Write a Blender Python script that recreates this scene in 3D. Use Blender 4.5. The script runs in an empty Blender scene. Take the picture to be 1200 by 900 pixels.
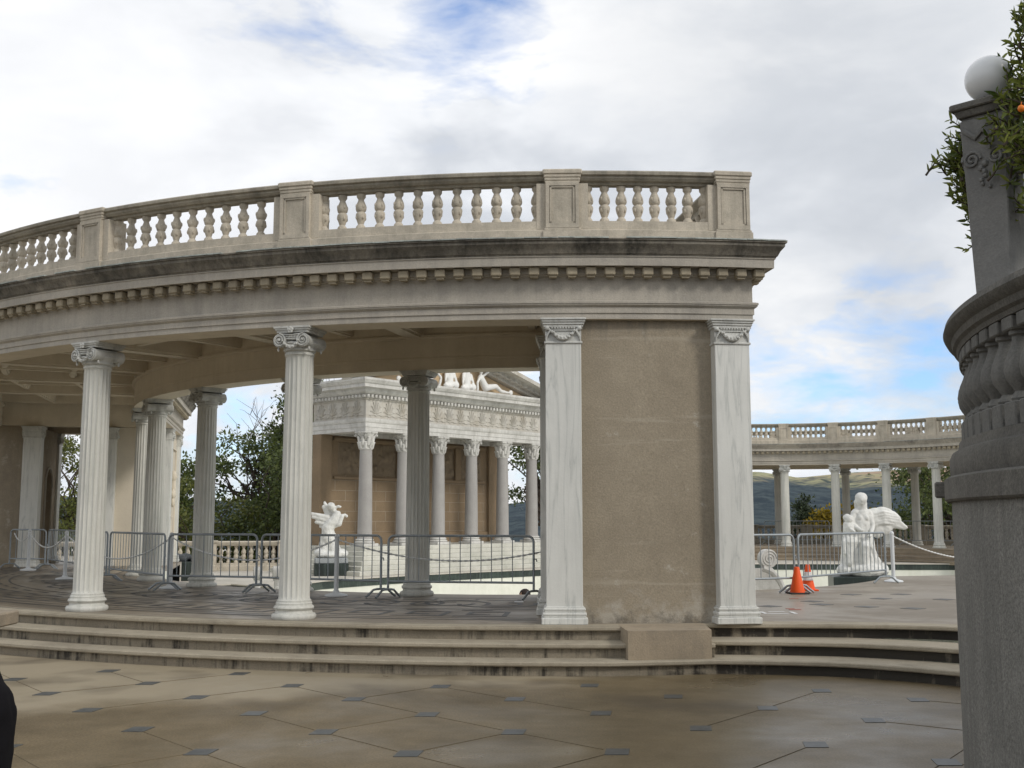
import bpy, bmesh, math, random
import numpy as np
from mathutils import Vector, Matrix, noise as mnoise
from mathutils.geometry import tessellate_polygon
R = math.radians
PI = math.pi
rng = random.Random(7)
nrg = np.random.default_rng(11)
scene = bpy.context.scene
COL = scene.collection

# ------------------------------------------------------------------ helpers
def link(o, parent=None):
    COL.objects.link(o)
    if parent is not None:
        o.parent = parent
    return o

def tag(o, label=None, cat=None, group=None, kind=None):
    if label: o['label'] = label
    if cat: o['category'] = cat
    if group: o['group'] = group
    if kind: o['kind'] = kind
    return o

def empty(name, loc=(0, 0, 0), rz=0.0, label=None, cat=None, group=None):
    o = bpy.data.objects.new(name, None)
    o.empty_display_size = .2
    o.location = loc
    o.rotation_euler = (0, 0, rz)
    link(o)
    return tag(o, label, cat, group)

class MB:
    """collects geometry, then links it as ONE mesh object"""
    def __init__(s):
        s.v = []; s.f = []
    def add(s, vs, fs):
        b = len(s.v)
        s.v += [tuple(p) for p in vs]
        s.f += [tuple(i + b for i in f) for f in fs]
        return s
    def box(s, c, size, rz=0.0, taper=1.0, bev=0.0, tilt=None):
        hx, hy, hz = size[0] / 2, size[1] / 2, size[2] / 2
        cr, sr = math.cos(rz), math.sin(rz)
        pts = []
        if bev <= 0:
            for z, k in ((-hz, 1), (hz, taper)):
                for x, y in ((-hx, -hy), (hx, -hy), (hx, hy), (-hx, hy)):
                    pts.append((x * k, y * k, z))
            fs = [(0, 3, 2, 1), (4, 5, 6, 7), (0, 1, 5, 4), (1, 2, 6, 5), (2, 3, 7, 6), (3, 0, 4, 7)]
        else:
            b = min(bev, hx * .45, hy * .45, hz * .45)
            prof = [(-b, -hz), (0, -hz + b), (0, hz - b), (-b, hz)]
            for q, z in prof:
                k = 1 + (taper - 1) * (z + hz) / (2 * hz)
                X, Y = (hx + q) * k, (hy + q) * k
                c4 = b + q * .6
                for x, y in ((-X + c4, -Y), (X - c4, -Y), (X, -Y + c4), (X, Y - c4), (X - c4, Y), (-X + c4, Y), (-X, Y - c4), (-X, -Y + c4)):
                    pts.append((x, y, z))
            fs = [tuple(range(7, -1, -1)), tuple(range(24, 32))]
            for r in range(3):
                for i in range(8):
                    j = (i + 1) % 8
                    fs.append((r * 8 + i, r * 8 + j, r * 8 + 8 + j, r * 8 + 8 + i))
        if tilt is not None:
            pts = [tuple(tilt @ Vector(p)) for p in pts]
        return s.add([(c[0] + x * cr - y * sr, c[1] + x * sr + y * cr, c[2] + z) for x, y, z in pts], fs)
    def lathe(s, prof, n=24, c=(0, 0, 0), cap=True, sq=False, mod=None):
        vs = []; fs = []
        for r, z in prof:
            for i in range(n):
                a = 2 * PI * i / n
                rr = r if mod is None else r * mod(a, z)
                vs.append((c[0] + rr * math.cos(a), c[1] + rr * math.sin(a), c[2] + z))
        m = len(prof)
        for k in range(m - 1):
            for i in range(n):
                j = (i + 1) % n
                fs.append((k * n + i, k * n + j, k * n + n + j, k * n + n + i))
        if cap:
            fs.append(tuple(range(n - 1, -1, -1)))
            fs.append(tuple(range((m - 1) * n, m * n)))
        return s.add(vs, fs)
    def tube(s, pts, rad, n=8, cap=True):
        pts = [Vector(p) for p in pts]
        m = len(pts)
        if not hasattr(rad, '__len__'): rad = [rad] * m
        vs = []; fs = []
        prev = None
        for k in range(m):
            d = (pts[min(k + 1, m - 1)] - pts[max(k - 1, 0)])
            if d.length < 1e-9: d = Vector((0, 0, 1))
            d.normalize()
            if prev is None:
                u = d.orthogonal().normalized()
            else:
                u = prev - d * prev.dot(d)
                if u.length < 1e-6: u = d.orthogonal()
                u.normalize()
            prev = u
            w = d.cross(u)
            for i in range(n):
                a = 2 * PI * i / n
                vs.append(pts[k] + (u * math.cos(a) + w * math.sin(a)) * rad[k])
        for k in range(m - 1):
            for i in range(n):
                j = (i + 1) % n
                fs.append((k * n + i, k * n + j, k * n + n + j, k * n + n + i))
        if cap:
            fs.append(tuple(range(n - 1, -1, -1)))
            fs.append(tuple(range((m - 1) * n, m * n)))
        return s.add(vs, fs)
    def ball(s, c, r, n=10, rot=None):
        if not hasattr(r, '__len__'): r = (r, r, r)
        vs = []; fs = []
        m = max(4, n // 2 + 1)
        vs.append(Vector((0, 0, -r[2])))
        for k in range(1, m):
            t = -PI / 2 + PI * k / m
            for i in range(n):
                a = 2 * PI * i / n
                vs.append(Vector((r[0] * math.cos(t) * math.cos(a), r[1] * math.cos(t) * math.sin(a), r[2] * math.sin(t))))
        vs.append(Vector((0, 0, r[2])))
        for i in range(n):
            fs.append((0, 1 + (i + 1) % n, 1 + i))
        for k in range(m - 2):
            for i in range(n):
                j = (i + 1) % n
                fs.append((1 + k * n + i, 1 + k * n + j, 1 + k * n + n + j, 1 + k * n + n + i))
        t = len(vs) - 1
        for i in range(n):
            fs.append((t, 1 + (m - 2) * n + i, 1 + (m - 2) * n + (i + 1) % n))
        if rot is not None: vs = [rot @ v for v in vs]
        return s.add([v + Vector(c) for v in vs], fs)
    def cyl(s, p0, p1, r0, r1=None, n=14):
        return s.tube([p0, p1], [r0, r0 if r1 is None else r1], n)
    def cap(s, p0, p1, r0, r1, n=10):
        """capsule used for modelled figures"""
        s.ball(p0, r0, n); s.ball(p1, r1, n)
        return s.tube([p0, p1], [r0, r1], n)
    def poly(s, loops, z, flip=False):
        """flat polygon (outer loop + holes) of (x, y)"""
        L = [[Vector((p[0], p[1], 0)) for p in lp] for lp in loops]
        tri = tessellate_polygon(L)
        flat = [p for lp in loops for p in lp]
        vs = [(p[0], p[1], z) for p in flat]
        fs = []
        for t in tri:
            a, b, c = (Vector(vs[i]) for i in t)
            up = (b - a).cross(c - a).z > 0
            fs.append(tuple(t) if up != flip else tuple(reversed(t)))
        return s.add(vs, fs)
    def prism(s, loop, z0, z1):
        """closed prism over a ccw loop"""
        n = len(loop)
        s.poly([loop], z1); s.poly([loop], z0, flip=True)
        return s.add([(p[0], p[1], z0) for p in loop] + [(p[0], p[1], z1) for p in loop],
                     [(i, (i + 1) % n, n + (i + 1) % n, n + i) for i in range(n)])
    def sweep(s, path, prof, closed=True):
        """profile [(offset to the right, z)] along a plan path with mitred corners"""
        rows = [offset(path, q, closed) for q, _ in prof]
        n = len(path)
        vs = []
        for (q, z), row in zip(prof, rows):
            vs += [(p[0], p[1], z) for p in row]
        fs = []
        for k in range(len(prof) - 1):
            for i in range(n if closed else n - 1):
                j = (i + 1) % n
                fs.append((k * n + i, k * n + j, k * n + n + j, k * n + n + i))
        if not closed:
            m = len(prof)
            fs.append(tuple(k * n for k in range(m)))
            fs.append(tuple(k * n + n - 1 for k in range(m - 1, -1, -1)))
        return s.add(vs, fs)
    def build(s, name, mat, parent=None, smooth=35, loc=None, rot=None, clean=False):
        me = bpy.data.meshes.new(name)
        me.from_pydata(s.v, [], s.f)
        if clean:
            bm = bmesh.new(); bm.from_mesh(me)
            bmesh.ops.remove_doubles(bm, verts=bm.verts, dist=1e-5)
            bmesh.ops.recalc_face_normals(bm, faces=bm.faces)
            bm.to_mesh(me); bm.free()
        if smooth:
            me.polygons.foreach_set('use_smooth', [True] * len(me.polygons))
            me.set_sharp_from_angle(angle=R(smooth))
        if mat is not None: me.materials.append(mat)
        o = bpy.data.objects.new(name, me)
        if loc is not None: o.location = loc
        if rot is not None: o.rotation_euler = rot
        return link(o, parent)

def offset(path, q, closed=True):
    n = len(path); out = []
    for i in range(n):
        p = path[i]
        a = path[i - 1] if (closed or i > 0) else None
        b = path[(i + 1) % n] if (closed or i < n - 1) else None
        ns = []
        for s_, e_ in ((a, p), (p, b)):
            if s_ is None or e_ is None: continue
            dx, dy = e_[0] - s_[0], e_[1] - s_[1]
            l = math.hypot(dx, dy)
            ns.append((dy / l, -dx / l))
        if len(ns) == 1: nx, ny = ns[0]
        else:
            k = 1 + ns[0][0] * ns[1][0] + ns[0][1] * ns[1][1]
            nx, ny = (ns[0][0] + ns[1][0]) / k, (ns[0][1] + ns[1][1]) / k
        out.append((p[0] + nx * q, p[1] + ny * q))
    return out

def copy_tree(o, parent=None):
    c = o.copy(); COL.objects.link(c)
    if parent is not None: c.parent = parent
    for ch in list(o.children): copy_tree(ch, c)
    return c

def sculpt(name, mb, mat, parent, voxel, smooth_it=4, loc=None, rz=0, detail=0.0, dscale=6.0):
    """fuses overlapping modelled volumes into one continuous carved surface"""
    o = mb.build(name + '_raw', None)
    m = o.modifiers.new('r', 'REMESH'); m.mode = 'VOXEL'; m.voxel_size = voxel
    if smooth_it:
        sm = o.modifiers.new('s', 'SMOOTH'); sm.iterations = smooth_it; sm.factor = .5
    dg = bpy.context.evaluated_depsgraph_get(); dg.update()
    me = bpy.data.meshes.new_from_object(o.evaluated_get(dg))
    old = o.data
    bpy.data.objects.remove(o); bpy.data.meshes.remove(old)
    me.name = name
    if detail > 0:
        me.update()
        vs = np.zeros(len(me.vertices) * 3); me.vertices.foreach_get('co', vs)
        ns = np.zeros(len(me.vertices) * 3); me.vertices.foreach_get('normal', ns)
        vs = vs.reshape(-1, 3); ns = ns.reshape(-1, 3)
        d = np.array([mnoise.fractal(Vector(p) * dscale, 1.0, 2.0, 3) for p in vs])
        vs += ns * d[:, None] * detail
        me.vertices.foreach_set('co', vs.ravel())
    me.materials.clear()
    me.materials.append(mat)
    me.polygons.foreach_set('use_smooth', [True] * len(me.polygons))
    ob = bpy.data.objects.new(name, me)
    if loc is not None: ob.location = loc
    ob.rotation_euler = (0, 0, rz)
    return link(ob, parent)

# ------------------------------------------------------------------ materials
class NT:
    def __init__(s, name):
        s.m = bpy.data.materials.new(name); s.m.use_nodes = True
        s.t = s.m.node_tree; s.t.nodes.clear()
        s.out = s.t.nodes.new('ShaderNodeOutputMaterial')
    def n(s, typ, **kw):
        nd = s.t.nodes.new(typ)
        for k, v in kw.items():
            if k in nd.inputs.keys(): nd.inputs[k].default_value = v
            else: setattr(nd, k, v)
        return nd
    def l(s, a, b): s.t.links.new(a, b)
    def pos(s):
        return s.n('ShaderNodeNewGeometry').outputs['Position']
    def mapping(s, vec, scale=(1, 1, 1), rot=(0, 0, 0), loc=(0, 0, 0)):
        m = s.n('ShaderNodeMapping'); s.l(vec, m.inputs['Vector'])
        m.inputs['Scale'].default_value = scale; m.inputs['Rotation'].default_value = rot; m.inputs['Location'].default_value = loc
        return m.outputs[0]
    def noise(s, vec, scale, detail=4, rough=.6, dist=0.0):
        nd = s.n('ShaderNodeTexNoise'); s.l(vec, nd.inputs['Vector'])
        nd.inputs['Scale'].default_value = scale; nd.inputs['Detail'].default_value = detail
        nd.inputs['Roughness'].default_value = rough; nd.inputs['Distortion'].default_value = dist
        return nd.outputs['Fac']
    def ramp(s, fac, stops):
        r = s.n('ShaderNodeValToRGB'); s.l(fac, r.inputs[0])
        e = r.color_ramp.elements
        while len(e) < len(stops): e.new(.5)
        for el, (p, c) in zip(e, stops):
            el.position = p
            el.color = (c, c, c, 1) if not hasattr(c, '__len__') else (*c, 1)
        return r.outputs['Color']
    def mix(s, fac, a, b, mode='MIX'):
        m = s.n('ShaderNodeMix', data_type='RGBA', blend_type=mode)
        for sock, v in ((m.inputs['Factor'], fac), (m.inputs[6], a), (m.inputs[7], b)):
            if hasattr(v, 'is_linked') or isinstance(v, bpy.types.NodeSocket): s.l(v, sock)
            elif hasattr(v, '__len__'): sock.default_value = (*v, 1)
            else: sock.default_value = v
        return m.outputs[2]
    def math(s, op, a, b=0.0, clamp=False):
        m = s.n('ShaderNodeMath', operation=op); m.use_clamp = clamp
        for sock, v in ((m.inputs[0], a), (m.inputs[1], b)):
            if isinstance(v, bpy.types.NodeSocket): s.l(v, sock)
            else: sock.default_value = v
        return m.outputs[0]
    def finish(s, color, rough=.8, bump=None, bstr=.3, bdist=.01, metal=0.0, spec=.4, trans=0.0):
        p = s.n('ShaderNodeBsdfPrincipled')
        for sock, v in ((p.inputs['Base Color'], color), (p.inputs['Roughness'], rough), (p.inputs['Metallic'], metal)):
            if isinstance(v, bpy.types.NodeSocket): s.l(v, sock)
            elif hasattr(v, '__len__'): sock.default_value = (*v, 1)
            else: sock.default_value = v
        p.inputs['Specular IOR Level'].default_value = spec
        if bump is not None:
            b = s.n('ShaderNodeBump'); s.l(bump, b.inputs['Height'])
            b.inputs['Strength'].default_value = bstr; b.inputs['Distance'].default_value = bdist
            s.l(b.outputs[0], p.inputs['Normal'])
        s.l(p.outputs[0], s.out.inputs['Surface'])
        return s.m

def stone(name, base, vary=.18, rough=.85, grain=60, grain_amt=.12, stain=None, stain_amt=0.0, stain_scale=1.2,
          streak=0.0, streak_col=(.12, .12, .11), veins=0.0, vein_col=(.25, .27, .27), bump=.25, joints=None, light=None):
    t = NT(name); P = t.pos()
    big = t.noise(P, .9, 5, .65)
    fine = t.noise(P, grain, 3, .7)
    lo = tuple(c * (1 - vary) for c in base); hi = tuple(min(1, c * (1 + vary)) for c in base)
    c = t.mix(t.ramp(big, [(.3, 0), (.7, 1)]), lo, hi)
    c = t.mix(grain_amt, c, t.ramp(fine, [(.25, .0), (.75, 1.0)]), 'OVERLAY')
    if streak > 0:
        sv = t.noise(t.mapping(P, (9, 9, .45)), 1.6, 5, .7)
        c = t.mix(t.math('MULTIPLY', t.ramp(sv, [(.48, 0), (.72, 1)]), streak), c, streak_col)
    if veins > 0:
        w = t.noise(t.mapping(P, (3.4, 3.4, .28), (.07, .06, 0)), 1.7, 4, .55, .9)
        vv = t.math('ABSOLUTE', t.math('SUBTRACT', w, .5))
        c = t.mix(t.math('MULTIPLY', t.ramp(vv, [(0, 1), (.016, .35), (.05, 0)]), veins), c, vein_col)
    if stain is not None:
        sv = t.noise(P, stain_scale, 6, .72, .4)
        sv2 = t.noise(t.mapping(P, (5, 5, .5)), 1.2, 4, .7)
        c = t.mix(t.math('MULTIPLY', t.ramp(t.math('MULTIPLY', sv, t.math('ADD', sv2, .5)), [(.42, 0), (.72, 1)]), stain_amt), c, stain)
    if light is not None:
        sv = t.noise(P, 2.3, 6, .75, .3)
        c = t.mix(t.math('MULTIPLY', t.ramp(sv, [(.56, 0), (.74, 1)]), light[1]), c, light[0])
    h = t.math('ADD', fine, t.math('MULTIPLY', t.noise(P, 9, 5, .7), 1.2))
    return t.finish(c, rough, h, bump, .012)

M = {}
M['marble'] = stone('column_marble', (.58, .575, .53), .10, .6, 40, .05, streak=.55, streak_col=(.30, .315, .28), veins=.3, vein_col=(.33, .34, .33), bump=.12)
M['pil_marble'] = stone('pilaster_marble', (.63, .63, .595), .07, .5, 40, .04, streak=.4, streak_col=(.45, .455, .43), veins=.38, vein_col=(.26, .28, .27), bump=.08)
M['cap_marble'] = stone('carved_marble', (.56, .56, .53), .10, .65, 50, .06, stain=(.22, .22, .2), stain_amt=.6, stain_scale=5, bump=.15)
M['frieze'] = stone('cast_stone_grey', (.415, .382, .328), .12, .9, 55, .14, stain=(.22, .21, .19), stain_amt=.5, streak=.25, streak_col=(.24, .225, .20), bump=.3)
M['dentil'] = stone('cast_stone_buff', (.34, .295, .215), .15, .9, 55, .12, stain=(.16, .135, .1), stain_amt=.5, stain_scale=3, bump=.3)
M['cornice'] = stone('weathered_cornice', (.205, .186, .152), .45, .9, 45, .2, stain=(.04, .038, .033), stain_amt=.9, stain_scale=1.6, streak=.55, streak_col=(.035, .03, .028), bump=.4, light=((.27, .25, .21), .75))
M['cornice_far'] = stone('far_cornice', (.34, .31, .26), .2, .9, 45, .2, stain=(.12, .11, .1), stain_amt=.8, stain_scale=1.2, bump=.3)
M['flash'] = stone('lead_flashing', (.42, .46, .43), .25, .6, 30, .1, stain=(.12, .12, .11), stain_amt=.8, stain_scale=4)
M['bal'] = stone('balustrade_stone', (.525, .472, .386), .14, .9, 60, .16, stain=(.24, .222, .18), stain_amt=.6, stain_scale=2.4, streak=.2, streak_col=(.22, .20, .17), bump=.35)
M['rail'] = stone('rail_stone', (.34, .31, .25), .2, .9, 55, .18, stain=(.13, .12, .10), stain_amt=.8, stain_scale=1.8, streak=.3, bump=.35)
M['ceil'] = stone('ceiling_plaster', (.62, .55, .44), .08, .9, 40, .06, stain=(.42, .365, .27), stain_amt=.4, bump=.15)
M['wall'] = stone('buff_stucco', (.305, .258, .19), .16, .95, 45, .14, stain=(.20, .165, .125), stain_amt=.75, stain_scale=.8, streak=.22, streak_col=(.22, .185, .14), bump=.3, light=((.50, .46, .39), .8))
t = NT('end_wall_render'); P = t.pos()
big = t.noise(P, .9, 5, .65, .3); fine = t.noise(P, 48, 3, .7); mid = t.noise(P, 4.5, 6, .72)
c = t.mix(t.ramp(big, [(.3, 0), (.7, 1)]), (.262, .222, .165), (.335, .288, .216))
c = t.mix(t.math('MULTIPLY', t.ramp(mid, [(.42, 0), (.68, 1)]), .35), c, (.225, .19, .14))
c = t.mix(.2, c, t.ramp(fine, [(.25, 0), (.75, 1)]), 'OVERLAY')
sep = t.n('ShaderNodeSeparateXYZ'); t.l(P, sep.inputs[0]); Z = sep.outputs['Z']
lines = t.noise(t.mapping(P, (.5, .5, 7.5)), 1.0, 4, .6)        # day-work lines of the render coat
c = t.mix(t.math('MULTIPLY', t.ramp(lines, [(.60, 0), (.68, 1)]), .38), c, (.42, .375, .30))
scr = t.noise(t.mapping(P, (2.2, 2.2, 2.2), (0, .5, 0)), 2.2, 7, .75)
c = t.mix(t.math('MULTIPLY', t.ramp(scr, [(.61, 0), (.70, 1)]), .6), c, (.47, .44, .38))
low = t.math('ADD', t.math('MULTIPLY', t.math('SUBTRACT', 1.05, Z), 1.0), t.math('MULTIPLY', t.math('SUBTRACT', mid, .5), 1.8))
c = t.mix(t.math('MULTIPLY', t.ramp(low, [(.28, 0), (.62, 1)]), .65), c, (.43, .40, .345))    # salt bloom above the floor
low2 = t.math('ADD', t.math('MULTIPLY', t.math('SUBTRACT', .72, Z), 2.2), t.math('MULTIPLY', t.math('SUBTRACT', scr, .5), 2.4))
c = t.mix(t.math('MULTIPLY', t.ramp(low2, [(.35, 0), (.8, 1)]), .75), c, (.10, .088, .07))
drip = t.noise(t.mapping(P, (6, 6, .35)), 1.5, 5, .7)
top_dark = t.math('ADD', t.math('MULTIPLY', t.math('SUBTRACT', Z, 3.78), 2.2), t.math('MULTIPLY', t.math('SUBTRACT', drip, .5), 2.4))  # wall darkens towards its top, broken by vertical streaks
c = t.mix(t.math('MULTIPLY', t.ramp(top_dark, [(.1, 0), (.75, 1)]), .55), c, (.16, .15, .125))
M['end_wall'] = t.finish(c, .95, t.math('ADD', fine, t.math('MULTIPLY', mid, 1.5)), .35, .012)
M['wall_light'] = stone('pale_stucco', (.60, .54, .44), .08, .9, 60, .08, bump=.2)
M['block'] = stone('block_stone', (.31, .255, .185), .15, .9, 60, .16, stain=(.17, .15, .12), stain_amt=.55, bump=.35)
M['temple'] = stone('temple_marble', (.60, .59, .56), .14, .7, 30, .08, stain=(.30, .29, .26), stain_amt=.7, stain_scale=1.5, streak=.3, streak_col=(.36, .35, .33))
M['temple_frieze'] = stone('temple_frieze_marble', (.52, .50, .455), .15, .75, 30, .1, stain=(.33, .28, .2), stain_amt=.6, stain_scale=1.2, streak=.25)
M['stylo'] = stone('temple_step_marble', (.58, .57, .51), .12, .75, 30, .08, stain=(.36, .37, .31), stain_amt=.5, stain_scale=.8)
M['granite'] = stone('granite_shaft', (.345, .33, .315), .08, .6, 90, .22, stain=(.27, .26, .25), stain_amt=.5, stain_scale=2)
M['cella'] = stone('cella_stone', (.235, .172, .108), .16, .9, 40, .14, stain=(.2, .15, .1), stain_amt=.5)
M['tymp'] = stone('tympanum_plaster', (.56, .43, .28), .08, .9, 40, .05)
M['relief'] = stone('relief_stone', (.22, .17, .115), .2, .9, 30, .14, stain=(.13, .1, .075), stain_amt=.5, stain_scale=4)
M['statue'] = stone('statue_marble', (.80, .80, .78), .04, .5, 40, .02, bump=.06)
M['statue_grey'] = stone('weathered_statue_marble', (.70, .70, .67), .06, .55, 40, .04, stain=(.42, .42, .39), stain_amt=.55, stain_scale=6, bump=.15)
M['black_marble'] = stone('black_marble', (.022, .03, .028), .4, .35, 30, .2, veins=.4, vein_col=(.09, .12, .11), bump=.05)
M['grey_plinth'] = stone('grey_plinth', (.30, .32, .33), .1, .7, 40, .1)
M['pool_white'] = stone('pool_marble', (.72, .72, .64), .06, .5, 20, .04, stain=(.55, .57, .47), stain_amt=.5, stain_scale=.8, bump=.05)
M['green_tile'] = stone('verde_tile', (.028, .04, .034), .5, .4, 22, .5, veins=.5, vein_col=(.1, .13, .11), bump=.05)
M['coping'] = stone('coping_stone', (.50, .47, .41), .1, .8, 30, .1, stain=(.3, .28, .24), stain_amt=.4)
M['step'] = stone('step_stone', (.355, .312, .238), .12, .85, 70, .16, stain=(.17, .148, .112), stain_amt=.5, stain_scale=1.3, bump=.3)
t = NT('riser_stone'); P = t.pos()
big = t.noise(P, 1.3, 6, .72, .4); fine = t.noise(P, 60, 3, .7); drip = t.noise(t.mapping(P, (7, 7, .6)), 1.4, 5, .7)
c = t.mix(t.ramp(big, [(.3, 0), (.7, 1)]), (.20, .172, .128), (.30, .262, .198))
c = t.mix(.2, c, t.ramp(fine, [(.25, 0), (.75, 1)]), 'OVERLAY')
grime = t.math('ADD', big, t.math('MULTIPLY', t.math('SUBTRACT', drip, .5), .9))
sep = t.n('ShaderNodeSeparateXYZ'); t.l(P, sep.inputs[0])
flight_shade = t.math('MULTIPLY', t.ramp(t.math('ADD', t.math('MULTIPLY', sep.outputs['X'], .2), t.math('MULTIPLY', t.math('SUBTRACT', big, .5), .5)), [(.34, 0), (.58, 1)]), .30)   # deep shade of the right-hand flight, put into the riser colour
c = t.mix(t.math('MULTIPLY', t.ramp(t.math('ADD', grime, flight_shade), [(.50, 0), (.70, 1)]), .92), c, (.026, .023, .019))
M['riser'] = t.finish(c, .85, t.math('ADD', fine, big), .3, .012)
M['step'].name = 'step_stone'
M['bastion'] = stone('bastion_concrete', (.19, .186, .17), .14, .95, 60, .5, stain=(.10, .10, .092), stain_amt=.5, streak=.5, streak_col=(.105, .103, .096), bump=.5, light=((.26, .255, .235), .4))
M['bastion_dark'] = stone('bastion_coping', (.13, .124, .11), .25, .9, 55, .4, stain=(.05, .049, .045), stain_amt=.6, bump=.4)
M['bastion_bal'] = stone('bastion_baluster', (.15, .148, .138), .15, .9, 60, .25, stain=(.07, .07, .066), stain_amt=.5, stain_scale=4, bump=.3)
M['herm'] = stone('herm_stone', (.185, .183, .175), .14, .9, 60, .16, stain=(.1, .1, .1), stain_amt=.5, stain_scale=3)

def simple(name, col, rough=.5, metal=0.0, vary=.12, scale=8, bump=0.0, spec=.4):
    t = NT(name); P = t.pos()
    n = t.noise(P, scale, 4, .65)
    c = t.mix(n, tuple(x * (1 - vary) for x in col), tuple(min(1, x * (1 + vary)) for x in col))
    return t.finish(c, rough, n if bump else None, bump, .005, metal, spec)
M['steel'] = simple('galvanised_steel', (.30, .33, .35), .5, .45, .2, 14)
M['post'] = simple('painted_post', (.62, .64, .65), .55, 0, .08, 10)
M['chain'] = simple('plastic_chain', (.66, .67, .66), .5, 0, .1, 20)
M['orange'] = simple('orange_plastic', (.85, .10, .012), .5, 0, .08, 10)
M['white_band'] = simple('reflective_band', (.72, .70, .68), .35, 0, .08, 10)
M['rubber'] = simple('black_rubber', (.03, .028, .027), .7, 0, .2, 10)
M['cloth'] = simple('black_cloth', (.009, .0085, .010), .95, 0, .2, 30, .2, .1)
M['navy'] = simple('navy_cloth', (.03, .04, .07), .9, 0, .2, 30, .2, .1)
M['skin'] = simple('skin', (.50, .29, .20), .55, 0, .08, 20)
M['hair'] = simple('dark_hair', (.022, .012, .009), .6, 0, .4, 60, .5)
M['paper'] = simple('white_paint', (.72, .73, .74), .6, 0, .08, 20)
M['red_paint'] = simple('red_spray_paint', (.42, .13, .10), .8, 0, .3, 40)
M['inlay'] = simple('inlay_tile', (.075, .08, .08), .42, 0, .8, 9)
M['gaps'] = simple('paving_joint', (.145, .116, .073), .9, 0, .3, 20)
M['mosaic'] = simple('mosaic_tesserae', (.085, .085, .08), .55, 0, .4, 12)
M['bark'] = simple('bark', (.075, .058, .045), .9, 0, .35, 12, .6)
M['dead_twig'] = simple('bare_twig', (.17, .14, .115), .9, 0, .25, 12)
M['fruit'] = simple('orange_fruit', (.75, .20, .015), .45, 0, .15, 40, .1)
M['wood'] = simple('pale_wood', (.62, .57, .48), .6, 0, .12, 10)
M['tarp'] = simple('dark_tarp', (.045, .05, .055), .6, 0, .3, 8)

t = NT('lamp_glass'); P = t.pos()
M['globe'] = t.finish(t.mix(t.noise(P, 6, 4), (.62, .64, .65), (.72, .73, .74)), .25, None, 0, 0, 0, .5)

def leafmat(name, a, b, rough=.5, trans=.25):
    t = NT(name)
    g = t.n('ShaderNodeNewGeometry')
    c = t.mix(g.outputs['Random Per Island'], a, b)
    p = t.n('ShaderNodeBsdfPrincipled'); t.l(c, p.inputs['Base Color']); p.inputs['Roughness'].default_value = rough
    p.inputs['Specular IOR Level'].default_value = .3
    tr = t.n('ShaderNodeBsdfTranslucent'); t.l(c, tr.inputs['Color'])
    mx = t.n('ShaderNodeMixShader'); mx.inputs[0].default_value = trans
    t.l(p.outputs[0], mx.inputs[1]); t.l(tr.outputs[0], mx.inputs[2]); t.l(mx.outputs[0], t.out.inputs['Surface'])
    return t.m
M['oak_leaf'] = leafmat('oak_leaves', (.036, .055, .016), (.15, .185, .055))
M['olive_leaf'] = leafmat('olive_leaves', (.055, .075, .016), (.17, .18, .045))
M['dark_leaf'] = leafmat('evergreen_leaves', (.016, .028, .014), (.065, .085, .04))
M['gold_leaf'] = leafmat('golden_leaves', (.13, .10, .012), (.38, .28, .025))
M['citrus_leaf'] = leafmat('citrus_leaves', (.045, .075, .012), (.25, .28, .06), .35, .35)

# plaza: tan concrete, damp in patches
t = NT('plaza_concrete'); P = t.pos()
n1 = t.noise(P, .28, 5, .6, .3); n2 = t.noise(P, 1.7, 6, .7); n3 = t.noise(P, 52, 3, .75); n4 = t.noise(P, .75, 4, .6, .5)
c = t.mix(t.ramp(n2, [(.3, 0), (.7, 1)]), (.112, .085, .046), (.185, .142, .082))
c = t.mix(.42, c, t.ramp(n3, [(.28, 0), (.72, 1)]), 'OVERLAY')
spk = t.noise(P, 85, 2, .5)
c = t.mix(t.math('MULTIPLY', t.ramp(spk, [(.62, 0), (.70, 1)]), .35), c, (.30, .27, .22))
sep = t.n('ShaderNodeSeparateXYZ'); t.l(P, sep.inputs[0])
# the drier strip along the steps has a wandering tide mark
edge = t.math('ADD', sep.outputs['Y'], t.math('MULTIPLY', t.math('SUBTRACT', n1, .5), 5.0))
edge = t.math('ADD', edge, t.math('MULTIPLY', sep.outputs['X'], -.33))
edge = t.math('ADD', edge, t.math('MULTIPLY', t.math('SUBTRACT', n4, .5), 1.6))
dry = t.ramp(t.math('MULTIPLY', edge, .05), [(.56, 0), (.60, 1)])
c = t.mix(t.math('MULTIPLY', dry, .8), c, (.36, .308, .222))
dk = t.noise(P, .55, 3, .5)
c = t.mix(t.math('MULTIPLY', t.ramp(dk, [(.56, 0), (.66, 1)]), .6), c, (.082, .065, .043))
wet = t.math('MULTIPLY', t.ramp(n1, [(.38, 1), (.6, 0)]), .4)
rg = t.math('SUBTRACT', .62, wet)
M['plaza'] = t.finish(c, rg, t.math('ADD', n3, t.math('MULTIPLY', n2, 1.5)), .12, .006, 0, .26)

t = NT('terrace_paving'); P = t.pos()
n1 = t.noise(P, .5, 5, .6, .3); n2 = t.noise(P, 2.2, 6, .7); n3 = t.noise(P, 45, 3, .75)
c = t.mix(t.ramp(n2, [(.3, 0), (.7, 1)]), (.20, .165, .12), (.285, .238, .178))
c = t.mix(.15, c, t.ramp(n3, [(.2, 0), (.8, 1)]), 'OVERLAY')
c = t.mix(t.math('MULTIPLY', t.ramp(n1, [(.42, 0), (.6, 1)]), .6), c, (.15, .128, .10))
M['terrace'] = t.finish(c, t.math('SUBTRACT', .62, t.math('MULTIPLY', t.ramp(n1, [(.4, 1), (.6, 0)]), .28)), t.math('ADD', n3, n2), .12, .006, 0, .4)

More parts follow.
